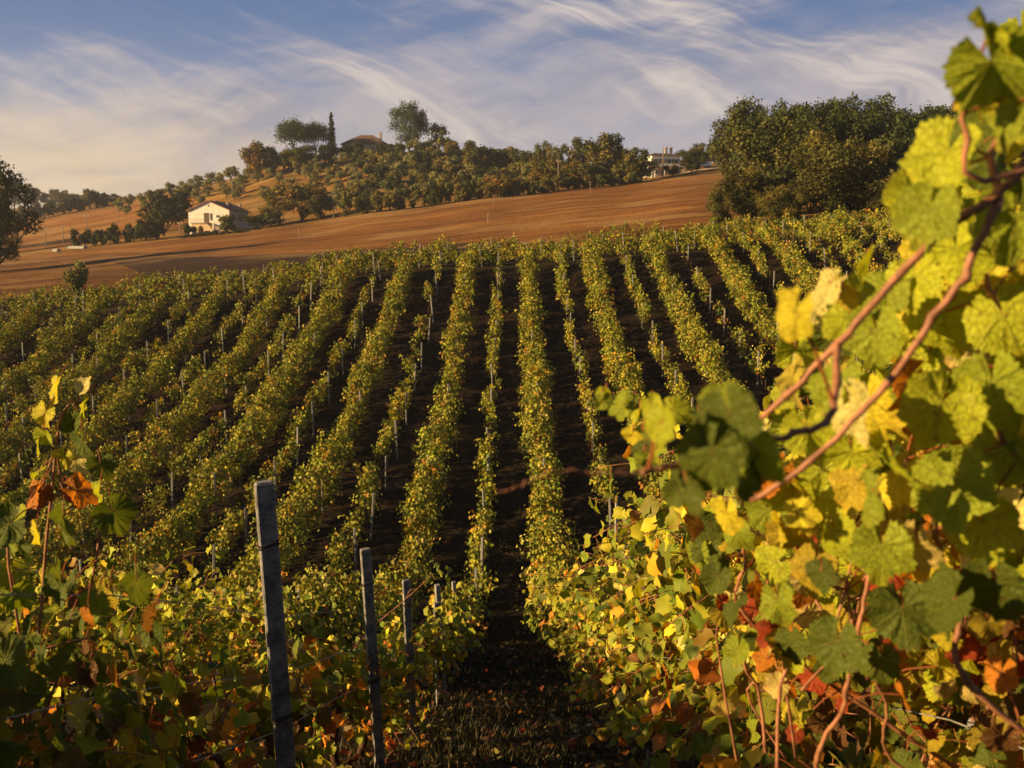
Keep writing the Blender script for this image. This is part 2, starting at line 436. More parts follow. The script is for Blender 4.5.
TAB = [[330, 300, 285, 272, 255, 240, 215, 225, 240],
       [302, 281, 262, 255, 235, 221, 207, 225, 240],
       [294, 270, 249, 241, 220, 205, 205, 225, 240],
       [284, 262, 237, 228, 188, 182, 200, 225, 240],
       [275, 256, 227, 216, 160, 160, 200, 225, 240],
       [268, 247, 212, 201, 150, 158, 200, 225, 240],
       [260, 235, 199, 191, 162, 166, 200, 225, 240],
       [252, 224, 189, 183, 172, 175, 200, 225, 240],
       [242, 212, 178, 170, 165, 170, 200, 225, 240],
       [232, 207, 178, 166, 152, 152, 190, 225, 240],
       [226, 204, 178, 166, 152, 152, 190, 225, 240],
       [222, 203, 180, 166, 152, 152, 190, 225, 240],
       [215, 200, 180, 166, 152, 152, 190, 225, 240]]
ZT = np.array([[zpix(p, y) for p, y in zip(row, FY)] for row in TAB])
UC = np.array([(c-512)/1000.0 for c in COLS])
def far_z(X, Y):
    U = np.clip(X/np.maximum(Y, 1.0), UC[0], UC[-1])
    zc = np.stack([np.interp(Y, FY, ZT[i]) for i in range(len(UC))], -1)
    j = np.clip(np.searchsorted(UC, U)-1, 0, len(UC)-2)
    t = (U-UC[j])/(UC[j+1]-UC[j])
    t = t*t*(3-2*t)*0.5 + t*0.5
    a = np.take_along_axis(zc, j[..., None], -1)[..., 0]; b = np.take_along_axis(zc, (j+1)[..., None], -1)[..., 0]
    return a*(1-t) + b*t
def axis(parts):
    out = []
    for a, b, st in parts: out += list(np.arange(a, b-1e-6, st))
    return np.array(out + [parts[-1][1]])
GX = axis([(-1500, -500, 50), (-500, -200, 10), (-200, -60, 4), (-60, -10, 1), (-10, 10, 0.5), (10, 60, 1), (60, 200, 4), (200, 500, 10), (500, 1500, 50)])
GY = axis([(-60, -6, 3), (-6, 34, 0.5), (34, 100, 1), (100, 460, 4), (460, 1600, 30)])
XX, YY = np.meshgrid(GX, GY, indexing='ij')
w_ = np.clip((YY-84)/22.0, 0, 1); w_ = w_*w_*(3-2*w_)
GZ = near_z(XX, YY)*(1-w_) + far_z(XX, YY)*w_
def blur(A, mask, n):
    for _ in range(n):
        B = A.copy()
        B[1:-1, 1:-1] = (A[1:-1, 1:-1]*2 + A[:-2, 1:-1] + A[2:, 1:-1] + A[1:-1, :-2] + A[1:-1, 2:])/6
        A = A*(1-mask) + B*mask
    return A
GZ = blur(GZ, np.ones_like(GZ)*(YY < 110), 3)
GZ = blur(GZ, np.clip((YY-95)/20.0, 0, 1), 8)
# clods and ruts of the vineyard floor, gentle swells on the hill
def vnoise(X, Y, sc, seed):
    r_ = np.random.default_rng(seed); G = r_.random((64, 64))
    a, b = X/sc, Y/sc
    i, j = np.floor(a).astype(int), np.floor(b).astype(int); fx, fy = a-i, b-j
    fx, fy = fx*fx*(3-2*fx), fy*fy*(3-2*fy)
    g = lambda p, q: G[p % 64, q % 64]
    return (g(i, j)*(1-fx)+g(i+1, j)*fx)*(1-fy) + (g(i, j+1)*(1-fx)+g(i+1, j+1)*fx)*fy - 0.5
GZ += 0.10*vnoise(XX, YY, 1.3, 3)*np.clip((92-YY)/10, 0, 1) + 1.1*vnoise(XX, YY, 24, 4)*np.clip((YY-240)/60, 0, 1)
def ground(X, Y):
    X, Y = np.asarray(X, float), np.asarray(Y, float)
    i = np.clip(np.searchsorted(GX, X)-1, 0, len(GX)-2); j = np.clip(np.searchsorted(GY, Y)-1, 0, len(GY)-2)
    fx = np.clip((X-GX[i])/(GX[i+1]-GX[i]), 0, 1); fy = np.clip((Y-GY[j])/(GY[j+1]-GY[j]), 0, 1)
    return (GZ[i, j]*(1-fx)+GZ[i+1, j]*fx)*(1-fy) + (GZ[i, j+1]*(1-fx)+GZ[i+1, j+1]*fx)*fy
def g(x, y): return float(ground(x, y))
def grid_obj(name, j0, j1, mat):
    nx, ny = len(GX), j1-j0
    V = np.stack([XX[:, j0:j1], YY[:, j0:j1], GZ[:, j0:j1]], -1).reshape(-1, 3)
    a = (np.arange(nx-1)[:, None]*ny + np.arange(ny-1)[None]).ravel()
    F = np.stack([a, a+ny, a+ny+1, a+1], 1)
    return tag(link(name, np_mesh(name, V, F, smooth=True), mat), kind='structure')
jc = int(np.searchsorted(GY, 93.0))
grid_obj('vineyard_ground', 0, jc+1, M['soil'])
grid_obj('hillside_terrain', jc, len(GY), M['hillside'])
def sheet(name, u0, u1, lo, hi, mat, lift, nu=90, nv=50):
    """a draped sheet of land: u = bearing, lo / hi = lists of (bearing px, distance)"""
    px = np.linspace(u0, u1, nu)
    l = np.interp(px, [p[0] for p in lo], [p[1] for p in lo]); h = np.interp(px, [p[0] for p in hi], [p[1] for p in hi])
    l = l + 1.2*vnoise(px, 0*px, 14, 8); h = h + 1.6*vnoise(px, 0*px+9, 11, 9)
    v = np.linspace(0, 1, nv)
    Yv = l[:, None] + (h-l)[:, None]*v[None]
    Xv = (px-512)[:, None]/1000.0*Yv
    Z = ground(Xv, Yv) + lift
    V = np.stack([Xv, Yv, Z], -1).reshape(-1, 3)
    a = (np.arange(nu-1)[:, None]*nv + np.arange(nv-1)[None]).ravel()
    F = np.stack([a, a+nv, a+nv+1, a+1], 1)
    return tag(link(name, np_mesh(name, V, F, smooth=True), mat), kind='structure')
sheet('stubble_field', -260, 748, [(-260, 93.5), (748, 93.5)], [(-260, 222), (0, 222), (218, 221), (340, 224), (560, 222), (700, 238), (748, 250)], M['field'], 0.16, 160, 90)
sheet('fallow_field', -260, 240, [(-260, 93.2), (240, 93.2)], [(-260, 215), (0, 208), (90, 190), (160, 168), (240, 122)], M['fallow'], 0.24, 90, 60)
sheet('turned_earth_strip', 118, 500, [(118, 140), (150, 100), (200, 95), (500, 95)], [(118, 148), (160, 146), (218, 136), (300, 128), (400, 119), (500, 106)], M['field_dark'], 0.32, 110, 40)  # darker brown strip draped along the near edge of the field
sheet('far_field', -60, 205, [(-60, 250), (80, 252), (205, 262)], [(-60, 360), (30, 372), (100, 392), (160, 345), (205, 318)], M['field'], 0.25, 80, 60)
sheet('turned_earth_strip', -40, 78, [(-40, 268), (78, 262)], [(-40, 275), (78, 272)], M['field_dark'], 0.45, 40, 8)
sheet('gravel_track', 668, 742, [(668, 243), (700, 252), (742, 268)], [(668, 246), (700, 258), (742, 277)], M['track'], 0.4, 40, 8)

# ------------------------------------------------------------------ leaf colours
PAL = {'deep': (0.040, 0.062, 0.010), 'green': (0.095, 0.130, 0.014), 'lime': (0.26, 0.28, 0.018), 'gold': (0.38, 0.30, 0.022),
       'straw': (0.50, 0.40, 0.12), 'orange': (0.46, 0.17, 0.014), 'red': (0.30, 0.045, 0.012), 'brown': (0.13, 0.06, 0.02)}
PN = list(PAL); PC = np.array([PAL[k] for k in PN])
def colours(n, low, warm=0.0, lift=0.0):
    """leaf colours: low 0..1 = how far down the vine (rusty there), warm -1..1 = how far that vine has turned"""
    low = np.broadcast_to(low, n); warm = np.broadcast_to(warm, n)
    w = np.stack([0.20-.12*warm+0*low, 0.36-.20*warm-.10*low, 0.26+.04*warm-.12*low, 0.10+.14*warm+0*low, 0.04+.02*warm+0*low,
                  0.015+.08*np.clip(warm, 0, 1)+.12*low, 0.006+.05*np.clip(warm, 0, 1)+.08*low, 0.02+.05*np.clip(warm, 0, 1)+.16*low], -1)
    w = np.clip(w, 0.001, None); w /= w.sum(-1, keepdims=True)
    c = (w.cumsum(-1) < rng.random((n, 1))).sum(-1).clip(0, len(PN)-1)
    col = PC[c]*np.exp(rng.normal(0, 0.22, (n, 1)))*np.exp(rng.normal(0, 0.08, (n, 3)))
    mixin = PC[rng.integers(1, 4, n)]
    return col*0.78 + mixin*0.22

# ------------------------------------------------------------------ vine rows on the hill
ORD = 'zeroth first second third fourth fifth sixth seventh eighth ninth tenth eleventh twelfth thirteenth fourteenth fifteenth sixteenth seventeenth eighteenth nineteenth twentieth'.split() + ['twenty-' + w for w in 'first second third fourth fifth sixth seventh eighth ninth'.split()] + ['thirtieth']
def wave(y, seed, sc=1.0):
    r_ = np.random.default_rng(seed); t = r_.random(400)
    a = y/sc + 37; i = np.floor(a).astype(int); f = a-i; f = f*f*(3-2*f)
    return t[i % 400]*(1-f) + t[(i+1) % 400]*f
def hedge_foliage(name, along, x0, y0, y1, bushy, seed, per_m, hw, ztop, zlow=0.45, leaf=0.12):
    """leaves of one row: along=(dx,dy) run direction from (x0,y0)"""
    L = y1-y0
    per = 16
    nc = int(per_m*L/per); n = nc*per
    s = np.repeat(rng.uniform(0, L, nc), per)
    w = 0.40 + 0.72*wave(s, seed, 1.05) + 0.45*wave(s, seed+1, 0.36) + 0.40*(wave(s, seed+2, 4.0)-0.5)
    keep = np.repeat(rng.random(nc), per) < np.clip((wave(s, seed+3, 1.2) - (0.10 if bushy else 0.30))*5 + (0.35 if bushy else 0.08), 0.03, 1)
    th = np.repeat(rng.uniform(0, 2*np.pi, nc), per); r = np.repeat(np.sqrt(rng.uniform(0.05, 1, nc)), per)
    cl_r = np.repeat(rng.uniform(.08, .20, nc), per)
    hgt = (ztop-zlow)*np.clip(w, .45, 1.3)
    off = hw*w*r*np.cos(th)*(1-0.35*np.clip(np.sin(th), 0, 1)) + 0.45*(wave(s, seed+5, 2.6)-0.5)
    h = zlow + hgt*(0.5+0.5*r*np.sin(th))
    # loose shoots above and beside the row
    k = np.repeat(rng.random(nc), per) < (0.10 if bushy else 0.14)
    sp = (wave(s*1.0, seed+7, 0.22)-0.35)
    h = np.where(k, zlow+hgt*rng.uniform(.7, 1.0, n)+np.clip(sp, 0, 1)*np.repeat(rng.uniform(0, 1.0, nc), per), h)
    off = np.where(k, off*0.8 + 0.5*(wave(s, seed+8, 0.4)-0.5), off)
    s = s + rng.normal(0, 1, n)*cl_r; off = off + rng.normal(0, .8, n)*cl_r; h = np.maximum(h + rng.normal(0, .8, n)*cl_r, .12)
    sel = keep; s, off, h, th, r = s[sel], off[sel], h[sel], th[sel], r[sel]; n = len(s)
    ax, ay = along
    X, Y = x0 + ax*s + ay*off, y0 + ay*s - ax*off
    if ax == 0: X, Y = x0 + off, y0 + s
    P = np.column_stack([X, Y, ground(X, Y) + h])
    out = np.column_stack([np.cos(th)*(abs(ay) > .5) , -np.cos(th)*(abs(ax) > .5), np.sin(th)*0.6 + 0.35]) 
    nor = norm(out + rng.normal(0, 0.55, (n, 3)))
    mid = norm(np.column_stack([np.cos(th)*0.5, rng.normal(0, .5, n), -0.7+0*th]) + rng.normal(0, 0.45, (n, 3)))
    low = np.clip((zlow+0.55-h)/0.8, 0, 1)
    warm = np.clip((wave(s, seed+11, 1.3)-0.52)*1.7 + (wave(s, seed+12, 8.0)-0.5)*0.8, -1, 1)
    ci = np.repeat(np.arange(nc), per)[sel]
    base_c = colours(nc, np.full(nc, .15), np.clip((wave(np.repeat(0., nc)+np.arange(nc)*.37, seed+13, 1.0)-.5)*.6, -1, 1))
    col = colours(n, low*0.8, warm*.8 - .1)*0.42 + base_c[ci]*0.58
    size = leaf*rng.uniform(0.65, 1.35, n)
    return leaf_mesh(name, P, mid, nor, size, col, BLADE if leaf < 0.13 else CARD)
def post_mesh(name, w, d, h, r_=0.012):
    b = MB()
    def ring(z, i): return [(-w/2+i, -d/2, z), (w/2-i, -d/2, z), (w/2, -d/2+i, z), (w/2, d/2-i, z), (w/2-i, d/2, z), (-w/2+i, d/2, z), (-w/2, d/2-i, z), (-w/2, -d/2+i, z)]
    lo, hi = ring(-0.3, r_), ring(h, r_)
    b.quad_prism(lo, hi)
    top = [(x*0.82, y*0.82, h+0.012) for x, y, _ in hi]
    b.quad_prism([(x, y, h+0.0005) for x, y, _ in hi], top)
    me = bpy.data.meshes.new(name); me.from_pydata([tuple(map(float, p)) for p in b.v], [], b.f); me.update()
    return me
HILL_POSTS = [post_mesh('trellis_post', 0.085, 0.075, h) for h in (1.62, 1.78, 1.95)]
for me in HILL_POSTS: me.materials.append(M['far_post'])
def hill_post(x, y, label, k=None, lean=0.04):
    o = bpy.data.objects.new('trellis_post', HILL_POSTS[random.randrange(3) if k is None else k]); C.objects.link(o)
    o.location = (x, y, g(x, y)); o.rotation_euler = (random.gauss(0, lean), random.gauss(0, lean), random.uniform(-.4, .4))
    return tag(o, label, 'post', 'trellis posts standing in the hill vine rows')
def stems(name, x0, y0, y1, parent, step=1.0):
    b = MB()
    for y in np.arange(y0+.4, y1, step):
        z = g(x0, y); jx, jy = random.gauss(0, .05), random.gauss(0, .08)
        b.tube([(x0, y, z-.05), (x0+jx, y+jy, z+.4), (x0+jx*.4, y-jy, z+.9)], [.04, .03, .025], 5, False)
    return tag(b.build(name, M['bark'], parent), kind='stuff')
WORD = {True: 'bushy', False: 'thin'}
def build_rows():
    for k in range(-22, 18):
        x = 1.4 + 2.5*k
        bushy = (k % 2 == 0)
        y0 = max(abs(x)/0.62 - 6, 14.5)
        if k == -1: y0 = 14.2
        if k == -2: y0 = 15.5
        if k == 0: y0 = 14.5
        if k > 0: y0 = max(y0, 17 + 1.0*k)
        y1 = 82.5 + 0.8*math.sin(k*1.7)
        if k >= 6: y1 += 5
        if y1 - y0 < 6: continue
        if k >= 0: place = ORD[k//2+1] + ' ' + WORD[bushy] + ' row right of the grassy aisle'
        else: place = ORD[(-k+1)//2] + ' ' + WORD[bushy] + ' row left of the grassy aisle'
        nearest = k in (0, -1)
        lab = ('bushy' if bushy else 'sparse') + ' vine row climbing the slope, ' + place
        root = empty('vine_hedge', (0, 0, 0), 0, lab, 'vine row', 'vine rows climbing the opposite slope')
        left = k < -4
        segs = [(y0, min(40, y1), 0.120), (40, y1, 0.145)] if y0 < 38 else [(y0, y1, 0.145)]
        for a, b_, lf in segs:
            if bushy: pm, hw, zt = (620 if lf < .13 else 540), 0.70, 1.80
            else: pm, hw, zt = (230 if lf < .13 else 190), 0.27, 1.68
            if left and not bushy: pm, hw, zt = pm*1.0, 0.32, 1.5
            if left and bushy: pm, hw, zt = pm*1.2, 0.86, 1.92
            me = hedge_foliage('foliage', (0, 1), x, a, b_, bushy, 1000+k*20, pm, hw, zt, 0.42 if bushy else .6, lf)
            link('foliage', me, M['vine_far'], root)
        stems('stems', x, y0, y1, root, 1.0)
        # posts: every 4.6 m in the thin rows, a few in the bushy ones
        ps = np.arange(y0+1.5, y1, 4.7) if not bushy else np.arange(y0+6, y1, 11.0)
        for i, y in enumerate(ps):
            yy = y + random.uniform(-.5, .5)
            hill_post(x + random.uniform(-.05, .05) + (.38 if k < -2 else 0), yy, 'grey post ' + ORD[min(i+1, 30)] + ' up from the valley in the ' + place.replace(' of the grassy', ' of grassy'))
    # headland rows running across the top of the slope
    for n_, (xa, xb, y, what) in enumerate(((-46, 19, 85.6, 'first'), (-44, 44, 88.6, 'second'), (12, 46, 91.4, 'third'))):
        root = empty('vine_hedge', (0, 0, 0), 0, 'golden vine row running across the top of the slope, ' + what + ' behind the climbing rows', 'vine row', 'vine rows along the headland')
        me = hedge_foliage('foliage', (1, 0), xa, y, y+xb-xa, True, 5000+n_*31, 420, 0.75, 1.8, 0.2, 0.145)
        link('foliage', me, M['vine_far'], root)
        for i, px in enumerate(np.arange(xa+2, xb, 4.1)):
            yy = y - .45 + random.uniform(-.2, .2)
            hill_post(px + random.uniform(-.8, .8), yy, 'pale stake ' + ORD[min(i+1, 30)] + ' along the ' + what + ' headland row, counted from its valley end', 2 if i % 2 else 1, 0.09)
build_rows()

exec_near = True
# ------------------------------------------------------------------ trees
def crown_mesh(name, lobes, n, leaf, cols, seed, shell=0.45, droop=0.2):
    """leaves spread over many lumpy lobes; lobes = (centre, radii)"""
    r_ = np.random.default_rng(seed)
    vol = np.array([l[1][0]*l[1][1]*l[1][2] for l in lobes])**0.66; vol /= vol.sum()
    li = r_.choice(len(lobes), n, p=vol)
    Cn = np.array([l[0] for l in lobes])[li]; Rd = np.array([l[1] for l in lobes])[li]
    d = norm(r_.normal(size=(n, 3))); rad = r_.uniform(shell, 1.0, n)**0.6
    lump = 0.82 + 0.36*np.sin(d[:, 0]*5+li)*np.sin(d[:, 1]*6+li*2)*np.sin(d[:, 2]*5+li*3) + r_.normal(0, .07, n)
    P = Cn + d*Rd*(rad*lump)[:, None]
    nor = norm(d + r_.normal(0, .5, (n, 3)) + np.array([0, 0, .3])); mid = norm(r_.normal(size=(n, 3)) + np.array([0, 0, -droop]))
    cl = np.array(cols)
    lobe_c = cl[r_.integers(0, len(cl), len(lobes))]*np.exp(r_.normal(0, .16, (len(lobes), 1)))
    col = lobe_c[li]*0.6 + cl[r_.integers(0, len(cl), n)]*0.4
    col = col*np.exp(r_.normal(0, .22, (n, 1)))
    return leaf_mesh(name, P, mid, nor, leaf*r_.uniform(.6, 1.4, n), col, CARD)
def lobes_round(H, W, zc0, k, seed, lo=0.30, hi=0.48):
    r_ = np.random.default_rng(seed); out = []
    zc, hz = (H+zc0)/2, (H-zc0)/2
    for i in range(k):
        d = norm(r_.normal(size=3)); q = r_.uniform(.35, .82)
        c = np.array([d[0]*W/2*q, d[1]*W/2*q, zc + d[2]*hz*q*1.0])
        s = r_.uniform(lo, hi)
        out.append((c, np.array([W/2*s, W/2*s, hz*s*r_.uniform(.75, 1.05)])))
    return out
def trunk_mesh(name, H, r0, zc, lobes, seed, nl=6):
    r_ = random.Random(seed); b = MB()
    top = (r_.gauss(0, .03)*H, r_.gauss(0, .03)*H, zc + (H-zc)*0.45)
    mid = (r_.gauss(0, .02)*H, r_.gauss(0, .02)*H, zc*0.6)
    b.tube([(0, 0, -0.8), (0, 0, 0), mid, top], [r0*1.35, r0*1.15, r0*.85, r0*.3], 8)
    for c, rd in r_.sample(lobes, min(nl, len(lobes))):
        h = r_.uniform(.75, 1.0); s = [m*h for m in mid]; s[2] = max(mid[2]*h, 0.1)
        m2 = [(s[i]+c[i])/2 + r_.gauss(0, .02)*H for i in range(3)]
        b.tube([s, m2, list(c)], [r0*.5, r0*.33, r0*.12], 5, False)
    me = bpy.data.meshes.new(name); me.from_pydata([tuple(map(float, p)) for p in b.v], [], b.f)
    me.polygons.foreach_set('use_smooth', np.ones(len(me.polygons), bool)); me.update()
    me.materials.append(M['tree_bark'])
    return me
KINDS = {}
def kind(key, H, W, zc, k, n, leaf, cols, r0, variants=3, shell=.45, lobes=None, lo=.30, hi=.48):
    out = []
    for v in range(variants):
        sd = hash_(key)+v*7
        lb = lobes(sd) if lobes else lobes_round(H, W, zc, k, sd, lo, hi)
        cm = crown_mesh('crown', lb, n, leaf, cols, sd, shell); cm.materials.append(M['tree_leaf'])
        tm = trunk_mesh('trunk', H, r0, zc, lb, sd)
        out.append((cm, tm))
    KINDS[key] = (H, W, out)
def hash_(s): return sum(ord(c)*(i+3) for i, c in enumerate(s)) % 9973
OLV = [(0.16, 0.17, 0.065), (0.125, 0.14, 0.045), (0.20, 0.20, 0.085), (0.19, 0.16, 0.05)]
OAK = [(0.048, 0.060, 0.016), (0.068, 0.076, 0.019), (0.105, 0.098, 0.024), (0.036, 0.044, 0.014)]
GLD = [(0.055, 0.062, 0.015), (0.085, 0.082, 0.018), (0.14, 0.115, 0.024), (0.036, 0.042, 0.012)]
WOD = [(0.042, 0.060, 0.018), (0.060, 0.078, 0.020), (0.030, 0.044, 0.014), (0.080, 0.088, 0.022)]
DRK = [(0.022, 0.030, 0.010), (0.032, 0.042, 0.012), (0.045, 0.050, 0.016)]
AUT = [(0.20, 0.13, 0.025), (0.13, 0.11, 0.025), (0.24, 0.12, 0.02), (0.09, 0.09, 0.02)]
BSH = [(0.095, 0.105, 0.026), (0.15, 0.135, 0.034), (0.19, 0.145, 0.04), (0.070, 0.082, 0.022)]
CYP = [(0.018, 0.028, 0.012), (0.028, 0.040, 0.016)]
PIN = [(0.035, 0.060, 0.016), (0.055, 0.085, 0.022), (0.075, 0.10, 0.028)]
BLU = [(0.05, 0.075, 0.035), (0.07, 0.095, 0.04), (0.085, 0.105, 0.05)]
kind('olive', 4.6, 5.2, 0.6, 10, 1100, .34, OLV, .16, 5, .3)
kind('oak', 12, 10.5, 0.6, 38, 13000, .28, OAK, .32, 5, .35, None, .22, .36)
kind('oak_small', 8.2, 9.0, 0.0, 30, 13000, .21, GLD, .25, 3, .35, None, .22, .36)
kind('wood', 13, 10.5, .4, 40, 11000, .30, WOD, .32, 4, .3, None, .20, .34)
kind('dark', 11, 10, 0.4, 22, 5000, .44, DRK, .30, 3, .35, None, .24, .42)
kind('autumn', 9.5, 9.5, .2, 20, 4200, .42, AUT, .25, 3, .35, None, .24, .42)
kind('mixed', 10, 8.5, 0.4, 22, 4200, .42, BSH+OAK, .25, 4, .35, None, .24, .40)
kind('shrub', 3.6, 4.6, 0.0, 8, 1000, .36, BSH, .10, 5)
kind('shrub_dark', 3.6, 4.4, 0.0, 8, 1100, .36, DRK+OAK, .10, 3)
kind('shrub_gold', 4.6, 4.6, 0.1, 8, 1100, .38, AUT, .10, 3)
kind('cypress', 15, 3.4, .3, 1, 2600, .42, CYP, .2, 1, .2, lambda sd: [((0, 0, .3+i*0.95), np.array([1.5*math.sin(min(1, (i+2.2)/5))*(1-(i/15.8)**1.5)+.15]*2+[1.1])) for i in range(15)])
kind('pine', 13, 14, 5.0, 1, 4200, .46, PIN, .34, 2, .3, lambda sd: [((6*math.cos(a*2.4)*q, 6*math.sin(a*2.4)*q, 8.2+2.4*(1-q*q)-1.2*q), np.array([3.2, 3.2, 3.2])) for a, q in ((i, math.sqrt(i/15)*.75) for i in range(16))])
kind('tall', 18, 15.5, 1.5, 46, 9500, .42, BLU, .4, 2, .2, None, .24, .38)
def tree(key, name, px, Y, hpx=None, label=None, cat='tree', group=None, width=None, v=None, X=None, h=None, sink=0.0):
    H, W, var = KINDS[key]
    x = (px-512)/1000.0*Y if X is None else X
    z = g(x, Y)
    if h is None: h = hpx*Y/1000.0
    s = 1.1*h/H
    sw = s if width is None else 1.16*width*Y/1000.0/W
    cm, tm = var[random.randrange(len(var)) if v is None else v % len(var)]
    root = empty(name, (x, Y, z-sink), random.uniform(0, 6.28), label, cat, group)
    root.scale = (sw, sw, s)
    o = bpy.data.objects.new('crown', cm); C.objects.link(o); o.parent = root
    o = bpy.data.objects.new('trunk', tm); C.objects.link(o); o.parent = root
    return root
def base_y(px, Y):
    """photo row of the ground at a bearing and distance"""
    x = (px-512)/1000.0*Y; z = g(x, Y)
    cp, sp = math.cos(PITCH), math.sin(PITCH)
    return 384 - 1000*((z*cp + Y*sp)/(Y*cp - z*sp))
def tree_top(key, name, px, Y, top, *a, **k):
    return tree(key, name, px, Y, max(base_y(px, Y) - top, 6), *a, **k)

def build_trees():
    # wood on the right: front trees told apart one by one
    W1 = 'trees of the wood above the right end of the vines'
    for key, px, Y, top, wd, lab in (
        ('oak_small', 742, 104, 172, 62, 'low spreading tree at the left foot of the wood, beside the orange field'),
        ('oak', 768, 122, 108, 92, 'tall leafy tree at the left corner of the dark wood'),
        ('oak_small', 822, 106, 139, 98, 'broad rounded oak in front of the dark wood, sunlit on its left'),
        ('oak_small', 882, 104, 168, 74, 'low dark bushy tree at the wood edge just left of the big vine leaves'),
        ('oak', 735, 160, 110, 66, 'slim tree standing out at the far left edge of the wood'),
        ('oak_small', 940, 108, 178, 84, 'bushy tree at the wood edge hidden partly by big vine leaves'),
        ('oak_small', 716, 101, 190, 34, 'small round shrub where the wood meets the orange field'),
        ('oak_small', 780, 98, 188, 50, 'low leafy shrub under the tall corner tree of the wood')):
        tree_top(key, 'oak_tree' if key == 'oak' else 'bushy_oak', px, Y, top, lab, 'tree', W1, wd)
    for j, px in enumerate((752, 768, 790, 806, 846, 862, 900, 918, 934)):
        tree('shrub_dark', 'shrub', px, 112 + 3*(j % 3), 46 + 6*(j % 2), 'dark undergrowth bush at the foot of the wood, ' + ORD[j+1] + ' from its field side', 'bush', 'undergrowth bushes of the wood', 46, sink=.2)
    i = 0
    for Y, pxs, tops in ((140, (760, 792, 826, 862, 900, 936, 972, 1010, 1050, 1100), (115, 112, 114, 116, 116, 116, 114, 114, 114, 114)),
                         (165, (775, 806, 842, 876, 908, 945, 985, 1024, 1065), (106, 103, 102, 103, 103, 105, 105, 105, 105))):
        for px, tp in zip(pxs, tops):
            i += 1
            tree_top('wood', 'oak_tree', px, Y, tp + random.uniform(-2, 3), 'tall tree deep in the wood, ' + ORD[i] + ' of the tall ones from its field edge', 'tree', W1, random.uniform(62, 78))
    for i, (px, tp) in enumerate(((672, 158), (686, 148), (700, 140), (714, 138), (727, 134), (741, 128))):
        tree_top('mixed', 'leafy_tree', px, 285 + 6*(i % 3), tp + 2, 'hazy green tree beyond the track, ' + ORD[i+1] + ' to the right of the white hill house', 'tree', 'trees beyond the track by the hill house', 28)
    # trees between the orange field and the hill
    G2 = 'trees along the upper edge of the orange field'
    for key, nm, px, Y, top, wd, lab in (
        ('mixed', 'leafy_tree', 602, 236, 139, 46, 'largest round tree above the orange field, left of the hill house'),
        ('mixed', 'leafy_tree', 634, 232, 146, 36, 'brownish tree standing right beside the white hill house'),
        ('autumn', 'autumn_tree', 575, 232, 160, 30, 'yellow green tree right of the tall utility pole above the field'),
        ('autumn', 'autumn_tree', 542, 230, 164, 30, 'rusty orange tree left of the tall utility pole above the field'),
        ('mixed', 'leafy_tree', 588, 228, 164, 34, 'grey green bushy tree in front of the largest round tree'),
        ('autumn', 'autumn_tree', 497, 226, 175, 34, 'golden bush with ragged top midway along the field edge'),
        ('autumn', 'autumn_tree', 516, 229, 178, 26, 'small olive coloured tree next to the golden bush'),
        ('mixed', 'leafy_tree', 560, 262, 143, 28, 'brown crown behind the rusty orange tree'),
        ('mixed', 'leafy_tree', 542, 268, 140, 24, 'pointed brown crown behind the utility pole, against the sky'),
        ('mixed', 'leafy_tree', 580, 262, 142, 26, 'brown crown just left of the largest round tree'),
        ('mixed', 'leafy_tree', 476, 285, 145, 32, 'dark tree on the ridge right of the bare hilltop'),
        ('mixed', 'leafy_tree', 500, 290, 150, 30, 'dark crown low in the ridge saddle, left of the two'),
        ('mixed', 'leafy_tree', 520, 285, 152, 28, 'dark crown low in the ridge saddle, right of the two'),
        ('shrub_gold', 'shrub', 669, 245, 163, 17, 'yellow green bush under the windows of the white hill house'),
        ('mixed', 'leafy_tree', 644, 244, 160, 14, 'small bare looking tree at the left corner of the hill house'),
        ('dark', 'dark_tree', 688, 250, 153, 16, 'dark tree hiding the right end of the white hill house'),
        ('dark', 'dark_tree', 694, 262, 150, 20, 'dark tree between hill house and the parked car'),
        ('mixed', 'leafy_tree', 620, 262, 152, 26, 'dull green crown behind the brownish tree near the hill house')):
        tree_top(key, nm, px, Y, top, lab, 'tree', G2, wd)
    n = 0
    for px in range(348, 640, 11):
        n += 1
        hp = (24 if px < 480 else 16)*random.uniform(.8, 1.2)
        tree('shrub' if n % 3 else 'shrub_dark', 'shrub', px, 226.5 + random.uniform(-1, 3), hp, 'bushy shrub in the hedge line above the orange field, ' + ORD[n] + ' from its lower end', 'shrub', 'shrubs along the upper edge of the orange field', 19, sink=.3)
    # hilltop
    G3 = 'trees around the hilltop farmhouse'
